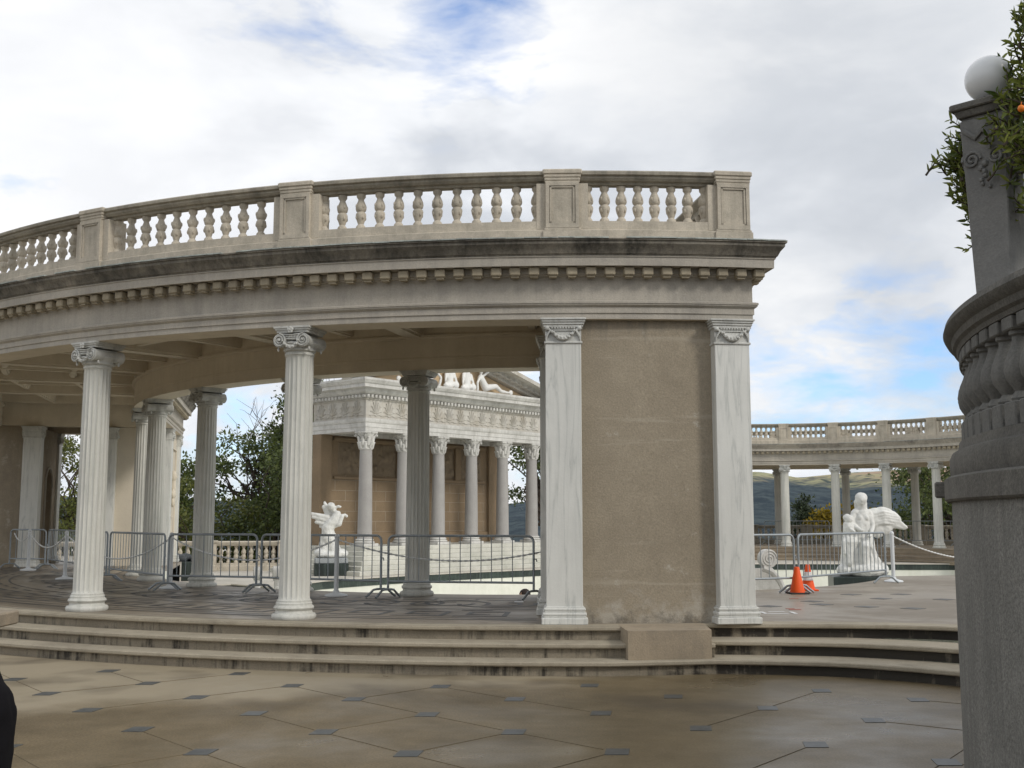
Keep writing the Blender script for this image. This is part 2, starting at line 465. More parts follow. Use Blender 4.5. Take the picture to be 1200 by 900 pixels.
t = NT('hill_cover'); P = t.pos()
n1 = t.noise(P, .0022, 7, .68, .3); n2 = t.noise(P, .022, 6, .8); n3 = t.noise(P, .007, 6, .7)
sep = t.n('ShaderNodeSeparateXYZ'); t.l(P, sep.inputs[0])
hz = t.math('MULTIPLY', sep.outputs['Z'], .0045)
gr = t.ramp(t.math('ADD', t.math('ADD', t.math('MULTIPLY', n1, .55), t.math('MULTIPLY', n3, .45)), hz), [(.83, 0), (.93, 1)])
forest = t.mix(t.ramp(n2, [(.42, 0), (.60, 1)]), (.008, .016, .022), (.050, .066, .066))
sunlit_grass = t.mix(t.ramp(n3, [(.4, 0), (.6, 1)]), (.36, .30, .17), (.30, .29, .15))  # dry grass; its pale tone also paints the sunlit patches high up
dots = t.n('ShaderNodeTexVoronoi'); t.l(t.mapping(P, (1, 1, .3)), dots.inputs['Vector']); dots.inputs['Scale'].default_value = .035
sunlit_grass = t.mix(t.ramp(dots.outputs['Distance'], [(.2, 1), (.45, 0)]), sunlit_grass, (.04, .05, .03))
pink = t.ramp(t.math('ADD', t.noise(P, .0028, 3, .5), t.math('MULTIPLY', sep.outputs['Z'], .0009)), [(.62, 0), (.68, 1)])
sunlit_grass = t.mix(t.math('MULTIPLY', pink, .8), sunlit_grass, (.40, .25, .17))
M['hill'] = t.finish(t.mix(gr, forest, sunlit_grass), .95, None, 0, 0, 0, .1)

# ------------------------------------------------------------------ world, sun, camera
def cam_ray(x, y, f=1300., p=.121):
    u = (x - 600) / f; w = (450 - y) / f
    return Vector((u, math.cos(p) - w * math.sin(p), math.sin(p) + w * math.cos(p))).normalized()

SUN_AZ, SUN_EL = R(128), R(36)      # azimuth clockwise from +Y: sun to the right and a little behind
w = bpy.data.worlds.new('World'); scene.world = w; w.use_nodes = True
nt = w.node_tree; nt.nodes.clear()
class WT(NT):
    def __init__(s, tree): s.t = tree
W = WT(nt)
out = W.n('ShaderNodeOutputWorld'); bg = W.n('ShaderNodeBackground'); bg.inputs['Strength'].default_value = .1
sky = W.n('ShaderNodeTexSky'); sky.sky_type = 'NISHITA'; sky.sun_disc = False
sky.sun_elevation = SUN_EL; sky.sun_rotation = SUN_AZ; sky.altitude = 300; sky.air_density = 1.0; sky.dust_density = .6
tc = W.n('ShaderNodeTexCoord').outputs['Generated']
sep = W.n('ShaderNodeSeparateXYZ'); W.l(tc, sep.inputs[0])
zz = W.math('ADD', W.math('MAXIMUM', sep.outputs['Z'], 0.0), .42)
comb = W.n('ShaderNodeCombineXYZ')
W.l(W.math('DIVIDE', sep.outputs['X'], zz), comb.inputs[0]); W.l(W.math('DIVIDE', sep.outputs['Y'], zz), comb.inputs[1]); W.l(W.math('MULTIPLY', sep.outputs['Z'], 2.6), comb.inputs[2])
cl = comb.outputs[0]
big = W.noise(W.mapping(cl, (1, 1, 1), (0, 0, 0), (3.1, .4, 0)), 1.3, 6, .5, .25)
mid = W.noise(cl, 3.6, 9, .56, .25)
# openings in the cloud deck, each a direction in the sky
gap = None
for (px, py, ang, amt) in ((545, 8, 6.5, 1.0), (400, 5, 5.0, .55), (975, 448, 7.0, .80), (1075, 440, 6.0, .66), (905, 425, 4.5, .55), (480, -170, 14, .8), (1500, 380, 17, .9), (-300, 300, 18, .6), (1010, 470, 4.0, .42), (690, 480, 7.0, .6), (290, 540, 5.0, .55)):
    d = cam_ray(px, py)
    dt = W.n('ShaderNodeVectorMath', operation='DISTANCE'); W.l(tc, dt.inputs[0]); dt.inputs[1].default_value = d
    mr = W.n('ShaderNodeMapRange'); W.l(dt.outputs['Value'], mr.inputs['Value'])
    mr.inputs['From Min'].default_value = 0.0; mr.inputs['From Max'].default_value = R(ang)
    mr.inputs['To Min'].default_value = amt; mr.inputs['To Max'].default_value = 0.0
    gap = mr.outputs[0] if gap is None else W.math('MAXIMUM', gap, mr.outputs[0])
fine = W.noise(cl, 9.0, 9, .58, .3)
hole = W.math('ADD', gap, W.math('ADD', W.math('MULTIPLY', W.math('SUBTRACT', mid, .5), 2.2), W.math('MULTIPLY', W.math('SUBTRACT', fine, .5), 1.5)))
hole = W.math('MULTIPLY', W.ramp(hole, [(.30, 0), (1.0, .85)]), W.ramp(gap, [(.0, 0), (.22, 1)]))
shade = W.ramp(W.math('ADD', W.math('MULTIPLY', big, .6), W.math('MULTIPLY', mid, .4)), [(.41, (1.0, 1.0, 1.0)), (.49, (.86, .88, .912)), (.57, (.62, .65, .70))])
# brighter towards the left of the view, greyer to the upper right (thicker cloud there)
dl = W.n('ShaderNodeVectorMath', operation='DOT_PRODUCT'); W.l(tc, dl.inputs[0]); dl.inputs[1].default_value = cam_ray(1010, 110)
gm = W.n('ShaderNodeMapRange'); W.l(dl.outputs['Value'], gm.inputs['Value'])
gm.inputs['From Min'].default_value = .955; gm.inputs['From Max'].default_value = 1.0; gm.inputs['To Min'].default_value = 0; gm.inputs['To Max'].default_value = .85
shade = W.mix(W.math('MULTIPLY', gm.outputs[0], W.ramp(mid, [(.3, .5), (.6, 1)])), shade, (.57, .60, .645))
dl = W.n('ShaderNodeVectorMath', operation='DOT_PRODUCT'); W.l(tc, dl.inputs[0]); dl.inputs[1].default_value = cam_ray(-60, 200)
gm = W.n('ShaderNodeMapRange'); W.l(dl.outputs['Value'], gm.inputs['Value'])
gm.inputs['From Min'].default_value = .93; gm.inputs['From Max'].default_value = 1.0; gm.inputs['To Min'].default_value = 0; gm.inputs['To Max'].default_value = .75
shade = W.mix(gm.outputs[0], shade, (.98, .985, 1.0))
cloud10 = W.mix(1.0, shade, (9.6, 9.6, 9.6), 'MULTIPLY')
blue = W.mix(1.0, sky.outputs[0], (1.05, 1.4, 1.85), 'MULTIPLY')
skycol = W.mix(hole, cloud10, blue)
W.l(skycol, bg.inputs['Color']); W.l(bg.outputs[0], out.inputs['Surface'])

sun = bpy.data.lights.new('sun', 'SUN'); sun.energy = 1.5; sun.angle = R(12); sun.color = (1.0, .95, .87)
so = bpy.data.objects.new('sun', sun); link(so)
sd = Vector((math.sin(SUN_AZ) * math.cos(SUN_EL), math.cos(SUN_AZ) * math.cos(SUN_EL), math.sin(SUN_EL)))
so.rotation_euler = (-sd).to_track_quat('-Z', 'Y').to_euler()

cam = bpy.data.cameras.new('camera'); cam.lens = 39.0; cam.sensor_width = 36; cam.clip_end = 20000; cam.clip_start = .05
co = bpy.data.objects.new('camera', cam); link(co); co.location = (0, 0, 1.65); co.rotation_euler = (R(90) + .121, 0, 0)
scene.camera = co
vs = scene.view_settings
vs.view_transform = 'Standard'; vs.look = 'None'; vs.exposure = 0.18; vs.gamma = 1.0; vs.use_curve_mapping = False
scene.cycles.max_bounces = 6; scene.cycles.volume_bounces = 1

# ------------------------------------------------------------------ plan geometry
H = .454                         # terrace level above the plaza
CX, CY = 1.04, 26.84             # centre of the near colonnade's arc
TS = -168.0                      # west of this angle the colonnade runs straight on
def pol(r, a):                   # plan position (relative to the centre)
    if a >= TS:
        return (r * math.cos(R(a)), r * math.sin(R(a)))
    s = (TS - a) * R(1) * 11.5
    c, n = math.cos(R(TS)), math.sin(R(TS))
    return (r * c + n * s, r * n - c * s)
def nrm(a): return R(max(a, TS))  # direction of the outward normal
def polc(r, a): return (r * math.cos(R(a)), r * math.sin(R(a)))
def nrmc(a): return R(a)

def frange(a, b, step):
    n = max(1, int(round(abs(b - a) / step)))
    return [a + (b - a) * i / n for i in range(n + 1)]

def outline(pf, r0, r1, a0, a1, step=1.6):
    o = [pf(r1, a) for a in frange(a0, a1, step)]
    i = [pf(r0, a) for a in frange(a1, a0, step)]
    return o + i

# ------------------------------------------------------------------ column prototypes (origin at the foot, +Y = outward face)
HOLD = []      # prototypes live far below ground until placed; removed at the end
def fluted(n=20, depth=.085):
    def f(a, z):
        return 1 - depth * abs(math.sin(a * n / 2)) ** .55 if .25 < z < 3.2 else 1
    return f

def volute_capital(mb, z0, top):
    """scrolled capital: two bolsters, spirals, abacus, rosette, garland"""
    zc = z0 + .125
    mb.lathe([(.185, z0), (.2, z0 + .012), (.2, z0 + .035), (.19, z0 + .04), (.20, z0 + .06), (.235, z0 + .095), (.235, z0 + .11)], 28)
    mb.box((0, 0, z0 + .165), (.33, .45, .075))
    for s in (-1, 1):
        x = s * .155
        # bolster with a waist
        mb.tube([(x, -.245, zc), (x, -.18, zc), (x, 0, zc), (x, .18, zc), (x, .245, zc)], [.086, .076, .058, .076, .086], 18)
        for f in (-1, 1):
            y = f * .247
            pts = []; rad = []
            for k in range(40):
                u = k / 39
                r = .082 * (1 - u) + .014 * u
                a = PI / 2 + s * -1 * f * 0 + (s * (2.2 * 2 * PI) * u)
                pts.append((x + r * math.cos(a), y + f * (.004 + .012 * u), zc + r * math.sin(a)))
                rad.append(.0105 * (1 - u) + .006 * u)
            mb.tube(pts, rad, 6)
            mb.ball((x, y + f * .012, zc), .017, 8)
    # canalis ribs, beads, garland, rosette on both faces
    for f in (-1, 1):
        y = f * .235
        mb.tube([(-.15, y, zc + .078), (0, y, zc + .068), (.15, y, zc + .078)], .010, 6)
        mb.tube([(-.09, y, zc + .02), (.09, y, zc + .02)], .008, 6)
        for k in range(9):
            mb.ball((-.088 + .022 * k, f * .24, zc + .045), .0095, 6)
        g = []
        for k in range(13):
            u = k / 12 * 2 - 1
            g.append((u * .115, f * .252, zc - .085 + .085 * u * u))
        mb.tube(g, [.012 + .016 * (1 - abs(k / 6 - 1)) for k in range(13)], 7)
        for k in range(11):
            u = (k + .5) / 11 * 2 - 1
            mb.ball((u * .115, f * .27, zc - .085 + .085 * u * u + .008 * (-1) ** k), .014, 6)
        for k in range(5):
            a = 2 * PI * k / 5 + PI / 2
            mb.ball((.026 * math.cos(a), f * .275, top - .05 + .026 * math.sin(a)), (.021, .014, .021), 6)
        mb.ball((0, f * .287, top - .05), .013, 6)
        for sx in (-1, 1):
            mb.ball((sx * .205, f * .17, zc - .1), (.018, .018, .03), 6)
    mb.box((0, 0, top - .062), (.41, .46, .03))
    mb.box((0, 0, top - .036), (.445, .49, .022))
    mb.box((0, 0, top - .012), (.475, .515, .024))

def make_column():
    hgt = 4.0 - H
    z_cap = hgt - .30
    sh = MB()
    prof = [(.205, .20), (.205, .222), (.192, .235), (.187, .27)]
    for k in range(1, 13):
        u = k / 12
        z = .27 + (z_cap - .08 - .27) * u
        prof.append((.187 - .015 * u ** 1.5, z))
    prof += [(.173, z_cap - .05), (.184, z_cap - .04), (.184, z_cap - .02), (.174, z_cap - .01), (.174, z_cap + .005)]
    sh.lathe(prof, 120, mod=lambda a, z: 1 - .075 * abs(math.sin(a * 10)) ** .5 if .262 < z < z_cap - .075 else 1)
    col = sh.build('column', M['marble'], None, 28)
    b = MB()
    b.lathe([(r_ * .93, z_) for r_, z_ in [(.275, 0), (.288, .02), (.288, .045), (.272, .066), (.245, .072), (.236, .09), (.236, .105), (.252, .115), (.262, .135), (.252, .155), (.238, .16), (.232, .175), (.236, .188), (.226, .203)]], 40)
    b.build('base', M['marble'], col, 40)
    c = MB(); volute_capital(c, z_cap, hgt)
    c.build('capital', M['cap_marble'], col, 40)
    return col
col_proto = make_column(); HOLD.append(col_proto)

BAL_H = .46
def baluster_mesh():
    b = MB()
    prof = [(.062, 0), (.066, .02), (.058, .05), (.036, .075), (.045, .10), (.062, .15), (.068, .19), (.062, .215), (.048, .226), (.048, .234), (.062, .245), (.070, .275), (.064, .315), (.046, .36), (.036, .385), (.042, .40), (.058, .42), (.06, .46)]
    b.lathe([(r_ * .96, z_) for r_, z_ in prof], 16, mod=lambda a, z: 1 + .05 * math.cos(a * 4) * (1 if .08 < z < .38 else 0))
    for f in range(4):
        a = f * PI / 2 + PI / 4
        for z, r in ((.16, .056), (.30, .058)):
            b.ball((r * math.cos(a), r * math.sin(a), z), (.017, .017, .032), 6)
    o = b.build('baluster', M['bal'], None, 50)
    return o
bal_proto = baluster_mesh(); HOLD.append(bal_proto)

def stack_base(mb, cx, cy, w, d, rz, z=0.0):
    """square moulded foot"""
    for s, h0, h1 in ((.055, 0, .075), (.035, .075, .10), (.042, .10, .135), (.022, .135, .155), (.03, .155, .185), (.012, .185, .20)):
        mb.box((cx, cy, z + (h0 + h1) / 2), (w + 2 * s, d + 2 * s, h1 - h0 + .0008), rz, bev=.008)

def pil_capital(mb, w, d, top):
    z0 = top - .30
    mb.box((0, 0, z0 + .012), (w + .03, d + .03, .028), bev=.006)
    mb.box((0, 0, z0 + .12), (w + .004, d + .004, .20))
    mb.box((0, 0, top - .095), (w + .045, d + .045, .03), bev=.006)
    mb.box((0, 0, top - .065), (w + .065, d + .065, .03), bev=.006)
    mb.box((0, 0, top - .036), (w + .088, d + .088, .028), bev=.006)
    mb.box((0, 0, top - .012), (w + .115, d + .115, .024), bev=.006)
    for f in (-1, 1):
        y = f * (d / 2 + .012)
        hw = w / 2
        n = max(5, int(w / .042))
        for k in range(n):
            mb.ball((-hw * .62 + hw * 1.24 * k / (n - 1), y, z0 + .185), .014, 6)
        g = [(u * hw * .66, y + f * .012, z0 + .06 + .095 * u * u) for u in [i / 7 - 1 for i in range(15)]]
        mb.tube(g, [.012 + .022 * (1 - abs(k / 7 - 1)) for k in range(15)], 8)
        for k in range(14):
            u = (k + .5) / 14 * 2 - 1
            mb.ball((u * hw * .66, y + f * .034, z0 + .06 + .095 * u * u + .009 * (-1) ** k), .0155, 6)
        for s in (-1, 1):
            mb.ball((s * hw * .9, y, z0 + .18), .032, 8)
            mb.tube([(s * hw * .9, y, z0 + .2), (s * hw * .72, y + f * .01, z0 + .15), (s * hw * .92, y, z0 + .08), (s * hw * .95, y, z0 + .03)], [.012, .016, .014, .006], 6)
        mb.tube([(-hw * .55, y, z0 + .155), (hw * .55, y, z0 + .155)], .007, 6)

def make_pilaster(parent, x, y, w, d, rz, mat=None, cap_mat=None):
    """square marble pier: shaft > base, capital"""
    hgt = 4.0 - H - .004
    m = MB(); m.box((0, 0, (.19 + hgt - .29) / 2), (w, d, hgt - .48), bev=.006)
    o = m.build('pilaster', mat or M['pil_marble'], parent, 30, (x, y, H), (0, 0, rz))
    b = MB(); stack_base(b, 0, 0, w, d, 0); b.build('base', mat or M['pil_marble'], o, 30)
    c = MB(); pil_capital(c, w, d, hgt); c.build('capital', cap_mat or M['cap_marble'], o, 40)
    return o

ENT = [(0, 4.0), (0, 4.066), (.014, 4.07), (.014, 4.14), (.026, 4.146), (.046, 4.165), (.046, 4.178), (.056, 4.182), (.056, 4.205), (.03, 4.215), (0, 4.222), (0, 4.505), (.03, 4.513), (.035, 4.53), (.055, 4.535), (.055, 4.60), (-.06, 4.60)]
CORONA = [(.0, 4.602), (.180, 4.606), (.19, 4.598), (.203, 4.60), (.206, 4.70), (.218, 4.703), (.218, 4.716), (.1, 4.718)]
COR = [(.1, 4.7165), (.224, 4.7175), (.226, 4.73), (.238, 4.735), (.248, 4.756), (.265, 4.79), (.292, 4.822), (.306, 4.84), (.308, 4.876), (.326, 4.88), (.326, 4.898), (-.02, 4.912)]

REST_PROF = [(.054, 0), (.05, .05), (.031, .075), (.054, .15), (.057, .19), (.04, .23), (.06, .275), (.04, .36), (.031, .385), (.052, .43), (.052, .46)]
def colonnade(name, label, cat, centre, pf, nf, a0, a1, r0, r1, cols, bal_side, step=1.6, max_bal=98, det=True):
    root = empty(name, (centre[0], centre[1], 0), 0, label, cat)
    path = outline(pf, r0, r1, a0, a1, step)
    n_half = len(path) // 2
    e = MB(); e.sweep(path, ENT)
    # underside and inner face of the beam, and the ring beam's hidden top
    e.build('entablature', M['frieze'], root, 30)
    e = MB(); e.sweep(path, [(-.45, 4.0), (-.004, 4.0)])
    e.sweep(path, [(-.47, 4.80), (-.47, 4.56), (-.51, 4.55), (-.51, 4.51), (-.48, 4.495), (-.45, 4.49), (-.45, 4.2), (-.46, 4.195), (-.46, 4.165), (-.45, 4.16), (-.45, 4.0)])
    e.build('inner_beam', M['ceil'], root, 30)
    c = MB(); c.sweep(path, CORONA); c.build('corona', M['frieze'], root, 30)
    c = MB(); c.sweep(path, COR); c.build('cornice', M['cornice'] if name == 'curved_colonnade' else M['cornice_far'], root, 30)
    # lead flashing strips along the cornice lip
    f = MB()
    q = offset(path, .312)
    i = 0
    while i < len(q):
        a = Vector(q[i]); b = Vector(q[(i + 1) % len(q)])
        L = (b - a).length
        n = max(1, int(L / .19))
        for k in range(n):
            if rng.random() < .12: continue
            p = a.lerp(b, (k + .5) / n)
            d = (b - a).normalized()
            f.box((p.x, p.y, 4.906 + rng.uniform(-.002, .003)), (L / n - .008, .05, .014), math.atan2(d.y, d.x))
        i += 1
    f.build('flashing', M['flash'], root, 0)
    # dentils
    dn = MB()
    q = offset(path, .055)
    carry = .1
    for i in range(len(q)):
        a = Vector(q[i]); b = Vector(q[(i + 1) % len(q)])
        L = (b - a).length; d = (b - a) / L; ang = math.atan2(d.y, d.x)
        s = carry
        while s < L:
            p = a + d * s
            nx, ny = d.y, -d.x
            dn.box((p.x + nx * .045, p.y + ny * .045, 4.548), (.128, .11, .104), ang, bev=.014)
            dn.box((p.x + nx * .035, p.y + ny * .035, 4.488), (.09, .08, .022), ang)
            s += .223
        carry = s - L
    dn.build('dentil_course', M['dentil'], root, 30)
    # ceiling: slab, ribs
    g = MB()
    ins = offset(path, -.44)
    for z, fl in ((4.78, True),):
        o_ = ins[:n_half]; i_ = ins[n_half:][::-1]
        for k in range(n_half - 1):
            vs_ = [(*o_[k], z), (*o_[k + 1], z), (*i_[k + 1], z), (*i_[k], z)]
            g.add(vs_, [(3, 2, 1, 0)])
    rm = (r0 + r1) / 2; wd = r1 - r0 - .9
    angs = sorted(cols)
    for a in angs:
        x, y = pf(rm, a); g.box((x, y, 4.67), (wd + .05, .34, .24), nf(a)); g.box((x, y, 4.535), (wd + .04, .24, .04), nf(a))
    allb = [a0 + .4] + angs + [a1 - .4]
    for a, b in zip(allb[:-1], allb[1:]):
        m = (a + b) / 2
        x, y = pf(rm, m); g.box((x, y, 4.70), (wd + .05, .15, .17), nf(m)); g.box((x, y, 4.605), (wd + .04, .09, .03), nf(m))
        for rr in (r0 + .45 + wd * .33, r0 + .45 + wd * .67):
            arc = [pf(rr, q_) for q_ in frange(a, b, 2)]
            g.sweep(arc, [(-.075, 4.78), (-.075, 4.63), (-.045, 4.628), (-.045, 4.60), (.045, 4.60), (.045, 4.628), (.075, 4.63), (.075, 4.78)], closed=False)
    g.build('coffered_ceiling', M['ceil'], root, 30)
    rf = MB()
    o_ = path[:n_half]; i_ = path[n_half:][::-1]
    for k in range(n_half - 1):
        rf.add([(*o_[k], 4.915), (*o_[k + 1], 4.915), (*i_[k + 1], 4.915), (*i_[k], 4.915)], [(0, 1, 2, 3)])
    rf.build('roof', M['frieze'], root, 0)
    # columns
    for a in angs:
        for rr, sgn in ((r1 - .215, 1), (r0 + .215, -1)):
            if (a, sgn) in SKIP.get(name, ()): continue
            c_ = copy_tree(col_proto, root)
            x, y = pf(rr, a)
            c_.location = (x, y, H); c_.rotation_euler = (0, 0, nf(a) - PI / 2)
    # balustrade
    pb = offset(path, -.175)
    pl = MB(); pl.sweep(pb, [(-.19, 4.90), (.19, 4.90), (.19, 5.075), (.175, 5.085), (.15, 5.09), (.15, 5.195), (.135, 5.2), (-.15, 5.2), (-.15, 4.9)])
    pl.build('balustrade_plinth', M['bal'], root, 30)
    rl = MB(); rl.sweep(pb, [(-.045, 5.664), (.075, 5.664), (.085, 5.692), (.12, 5.70), (.145, 5.73), (.145, 5.752), (.175, 5.765), (.175, 5.80), (.15, 5.82), (-.12, 5.82), (-.15, 5.80), (-.15, 5.775), (-.055, 5.71), (-.045, 5.664)])
    rl.build('balustrade_rail', M['rail'], root, 30)
    # piers of the balustrade with a framed panel each
    pr_angles = [a0 + PIER_IN / (R(1) * r1)] + angs + EXTRA.get(name, []) + [a1 - PIER_IN / (R(1) * r1)]
    count = 0
    rest = MB()
    for side in (1, -1):
        rr = (r1 - .175) if side > 0 else (r0 + .175)
        first = True
        pa = sorted(pr_angles) if side > 0 else sorted([a0 + .19 / (R(1) * r0)] + angs + EXTRA.get(name, []) + [a1 - .19 / (R(1) * r0)])
        for k, a in enumerate(pa):
            x, y = pf(rr, a); rz = nf(a) - PI / 2 if side > 0 else nf(a) + PI / 2
            m = MB()
            m.box((0, 0, 4.985), (.46, .42, .17)); m.box((0, .0, 5.085), (.44, .40, .035), bev=.008)
            m.box((0, 0, 5.38), (.40, .352, .57))
            e_ = (1 if k == len(pa) - 1 else -1 if k == 0 else 0) * (1 if side > 0 else -1)
            m.box((.075 * e_, 0, 5.38), (.62 - .16 * abs(e_), .30, .56))
            m.box((0, 0, 5.675), (.42, .375, .022), bev=.005); m.box((0, 0, 5.705), (.43, .385, .04), bev=.01); m.box((0, 0, 5.745), (.445, .395, .042), bev=.01); m.box((0, 0, 5.796), (.475, .415, .064), bev=.012)
            for f in (-1, 1):
                yy = f * .182
                for bx in ((0, 5.61, .30, .022), (0, 5.17, .30, .022), (-.14, 5.39, .022, .46), (.14, 5.39, .022, .46)):
                    m.box((bx[0], yy, bx[1]), (bx[2], .018, bx[3]))
                for bx in ((0, 5.645, .40, .045), (0, 5.13, .40, .055), (-.178, 5.39, .042, .47), (.178, 5.39, .042, .47)):
                    m.box((bx[0], yy + f * .003, bx[1]), (bx[2], .03, bx[3]))
            m.build('balustrade_pier', M['bal'], root, 30, (x, y, 0), (0, 0, rz))
        for a, b in zip(pa[:-1], pa[1:]):
            arc = (b - a) * R(1) * (rr if pf is polc else rr)
            if pf is pol and b <= TS: arc = (b - a) * R(1) * 11.5
            n = max(2, int(round((arc - .62) / (.205 if arc < 2.2 else .254))))
            for j in range(n + 1):
                aa = a + (b - a) * ((.31 + (arc - .62) * j / n) / arc)
                x, y = pf(rr, aa)
                if side == bal_side[0] and bal_side[1] <= aa <= bal_side[2] and count < max_bal:
                    o = bal_proto.copy(); COL.objects.link(o); o.parent = root
                    o.location = (x, y, 5.2); o.rotation_euler = (0, 0, nf(aa)); count += 1
                else:
                    rest.lathe(REST_PROF, 10, (x, y, 5.2))
    # balusters across the two ends
    for a in (a0 + .19 / (R(1) * 11.5), a1 - .175 / (R(1) * 11.5)):
        for j in range(17):
            x, y = pf(r0 + .55 + (r1 - r0 - 1.1) * j / 16, a)
            rest.lathe(REST_PROF, 10, (x, y, 5.2))
    ro = rest.build('balusters_beyond', M['bal'], root, 50); ro['kind'] = 'stuff'
    return root
SKIP = {'curved_colonnade': {(-173.5, -1)}}
EXTRA = {'curved_colonnade': [-91.8, -189.5]}
PIER_IN = .21

NEAR_COLS = [-105.6, -119.05, -134.1, -148.9, -161.3, -173.5]
A1 = -82.4; A0 = -203.0
near = colonnade('curved_colonnade', 'curved stone colonnade with fluted marble columns and a roof balustrade, nearest, above the steps', 'colonnade',
                 (CX, CY), pol, nrm, A0, A1, 9.23, 13.9, NEAR_COLS, (1, -140, -80))

def sector(mb, pf, r0, r1, a0, a1, z0, z1):
    lo = outline(pf, r0, r1, a0, a1, 1.2)
    n = len(lo); h = n // 2
    vs_ = [(*p, z0) for p in lo] + [(*p, z1) for p in lo]
    fs = [(i, (i + 1) % n, n + (i + 1) % n, n + i) for i in range(n)]
    for k in range(h - 1):
        fs.append((n + k, n + k + 1, n + n - 2 - k, n + n - 1 - k))
        fs.append((k + 1, k, n - 1 - k, n - 2 - k))
    mb.add(vs_, fs)

# end piers of the near colonnade
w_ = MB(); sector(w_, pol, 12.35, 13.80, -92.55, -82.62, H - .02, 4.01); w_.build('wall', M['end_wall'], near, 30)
w_ = MB(); sector(w_, pol, 9.34, 10.7, -92.5, -82.62, H - .02, 4.01); w_.build('wall', M['wall'], near, 30)
for r_, a_, w, d in ((13.75, -91.80, .42, .43), (13.75, -83.58, .42, .43), (12.52, -92.2, .38, .42), (12.52, -83.4, .38, .42),
                     (10.52, -92.35, .38, .42), (9.45, -91.9, .38, .46), (9.45, -83.9, .38, .46)):
    x, y = pol(r_, a_); make_pilaster(near, x, y, w, d, nrm(a_) - PI / 2)
# plain architrave band under the ceiling between the two pilasters
# west end: outer pier with a niche towards the passage, inner pier with its pale end face
AW = -189.4
w_ = MB(); sector(w_, pol, 12.94, 13.78, -202.6, AW, H - .02, 4.01)
x0, y0 = pol(12.12, AW - .1); x1, y1 = pol(17.5, AW - .1)
w_.build('wall', M['wall'], near, 30)
w_ = MB()
w_.prism([pol(12.9, AW - 2.0), pol(12.9, AW - .25), pol(18.5, AW - .25), pol(18.5, AW - 2.0)], H - .02, 3.99)
w_.build('wing_wall', M['wall'], near, 30, clean=True)
def niche_panel(width, height, nw, nspring, sill, depth, thick):
    """upright panel in XZ with an arched recess; +Y is the face"""
    m = MB()
    arch = [(-nw / 2, sill), (nw / 2, sill), (nw / 2, nspring)]
    for k in range(1, 16):
        a = PI * k / 16
        arch.append((nw / 2 * math.cos(a), nspring + nw / 2 * math.sin(a)))
    arch.append((-nw / 2, nspring))
    outer = [(-width / 2, 0), (width / 2, 0), (width / 2, height), (-width / 2, height)]
    L = [[Vector((p[0], p[1], 0)) for p in outer], [Vector((p[0], p[1], 0)) for p in arch]]
    tri = tessellate_polygon(L); flat = outer + arch
    m.add([(p[0], 0, p[1]) for p in flat], [tuple(t_) for t_ in tri])
    n = len(arch)
    m.add([(p[0], 0, p[1]) for p in arch] + [(p[0] * .97, -depth, p[1]) for p in arch], [(i, (i + 1) % n, n + (i + 1) % n, n + i) for i in range(n)] + [tuple(range(n, 2 * n))])
    n = 4
    m.add([(p[0], 0, p[1]) for p in outer] + [(p[0], -thick, p[1]) for p in outer], [(i, (i + 1) % n, n + (i + 1) % n, n + i) for i in range(n)])
    return m, arch
am = (AW - 202.6) / 2
pm, arch = niche_panel(2.42, 3.54, .78, 2.15, .45, .26, .42)
# band moulding round the arch
x, y = pol(12.53, am)
po = pm.build('niche', M['wall'], near, 30, (x, y, H), (0, 0, nrm(am) + PI / 2), clean=True)
fr = MB(); fr.tube([(p[0] * 1.10, .012, p[1]) for p in arch[1:] + arch[:1]], .028, 6); fr.build('niche_moulding', M['frieze'], po, 40)
for r_, a_, w, d in ((12.68, AW + .05, .42, .42), (12.68, -202.0, .42, .42)):
    x, y = pol(r_, a_); make_pilaster(near, x, y, w, d, nrm(a_) - PI / 2)
AQ = -189.6
w_ = MB(); sector(w_, pol, 9.36, 11.0, -202.2, AQ, H - .02, 4.01); w_.build('wall', M['wall_light'], near, 30)
for r_, a_ in ((10.86, AQ + .05), (9.47, AQ + .1), (9.47, -201.9)):
    x, y = pol(r_, a_); make_pilaster(near, x, y, .42, .42, nrm(a_) - PI / 2)
w_ = MB(); sector(w_, pol, 9.66, 13.46, AW - 1.2, AW + .2, 4.02, 4.79); w_.build('cross_beam', M['ceil'], near, 30)
# framed panel and bust in relief on the sunlit end face
am = (AQ - 202.0) / 2
x, y = pol(9.345, am); rz = nrm(am) + PI / 2
bu = MB()
for bx in ((0, 3.1, 1.5, .05), (0, .8, 1.5, .05), (-.74, 1.95, .05, 2.34), (.74, 1.95, .05, 2.34)):
    bu.box((bx[0], .012, bx[1]), (bx[2], .03, bx[3]))
bu.box((0, .014, 1.28), (.5, .035, .06)); 
bu.build('wall_panel', M['wall_light'], near, 30, (x, y, H), (0, 0, rz))
bs = MB(); bs.ball((0, .03, 2.35), (.11, .09, .15), 12); bs.cap((0, .03, 2.2), (0, .03, 2.02), .06, .07); bs.ball((0, .03, 1.86), (.21, .08, .13), 12); bs.ball((0, .03, 1.66), (.14, .06, .16), 12); bs.ball((0, .1, 2.33), (.025, .04, .03), 8)
sculpt('bust', bs, M['wall_light'], near, .018, 2, (x, y, H), rz)

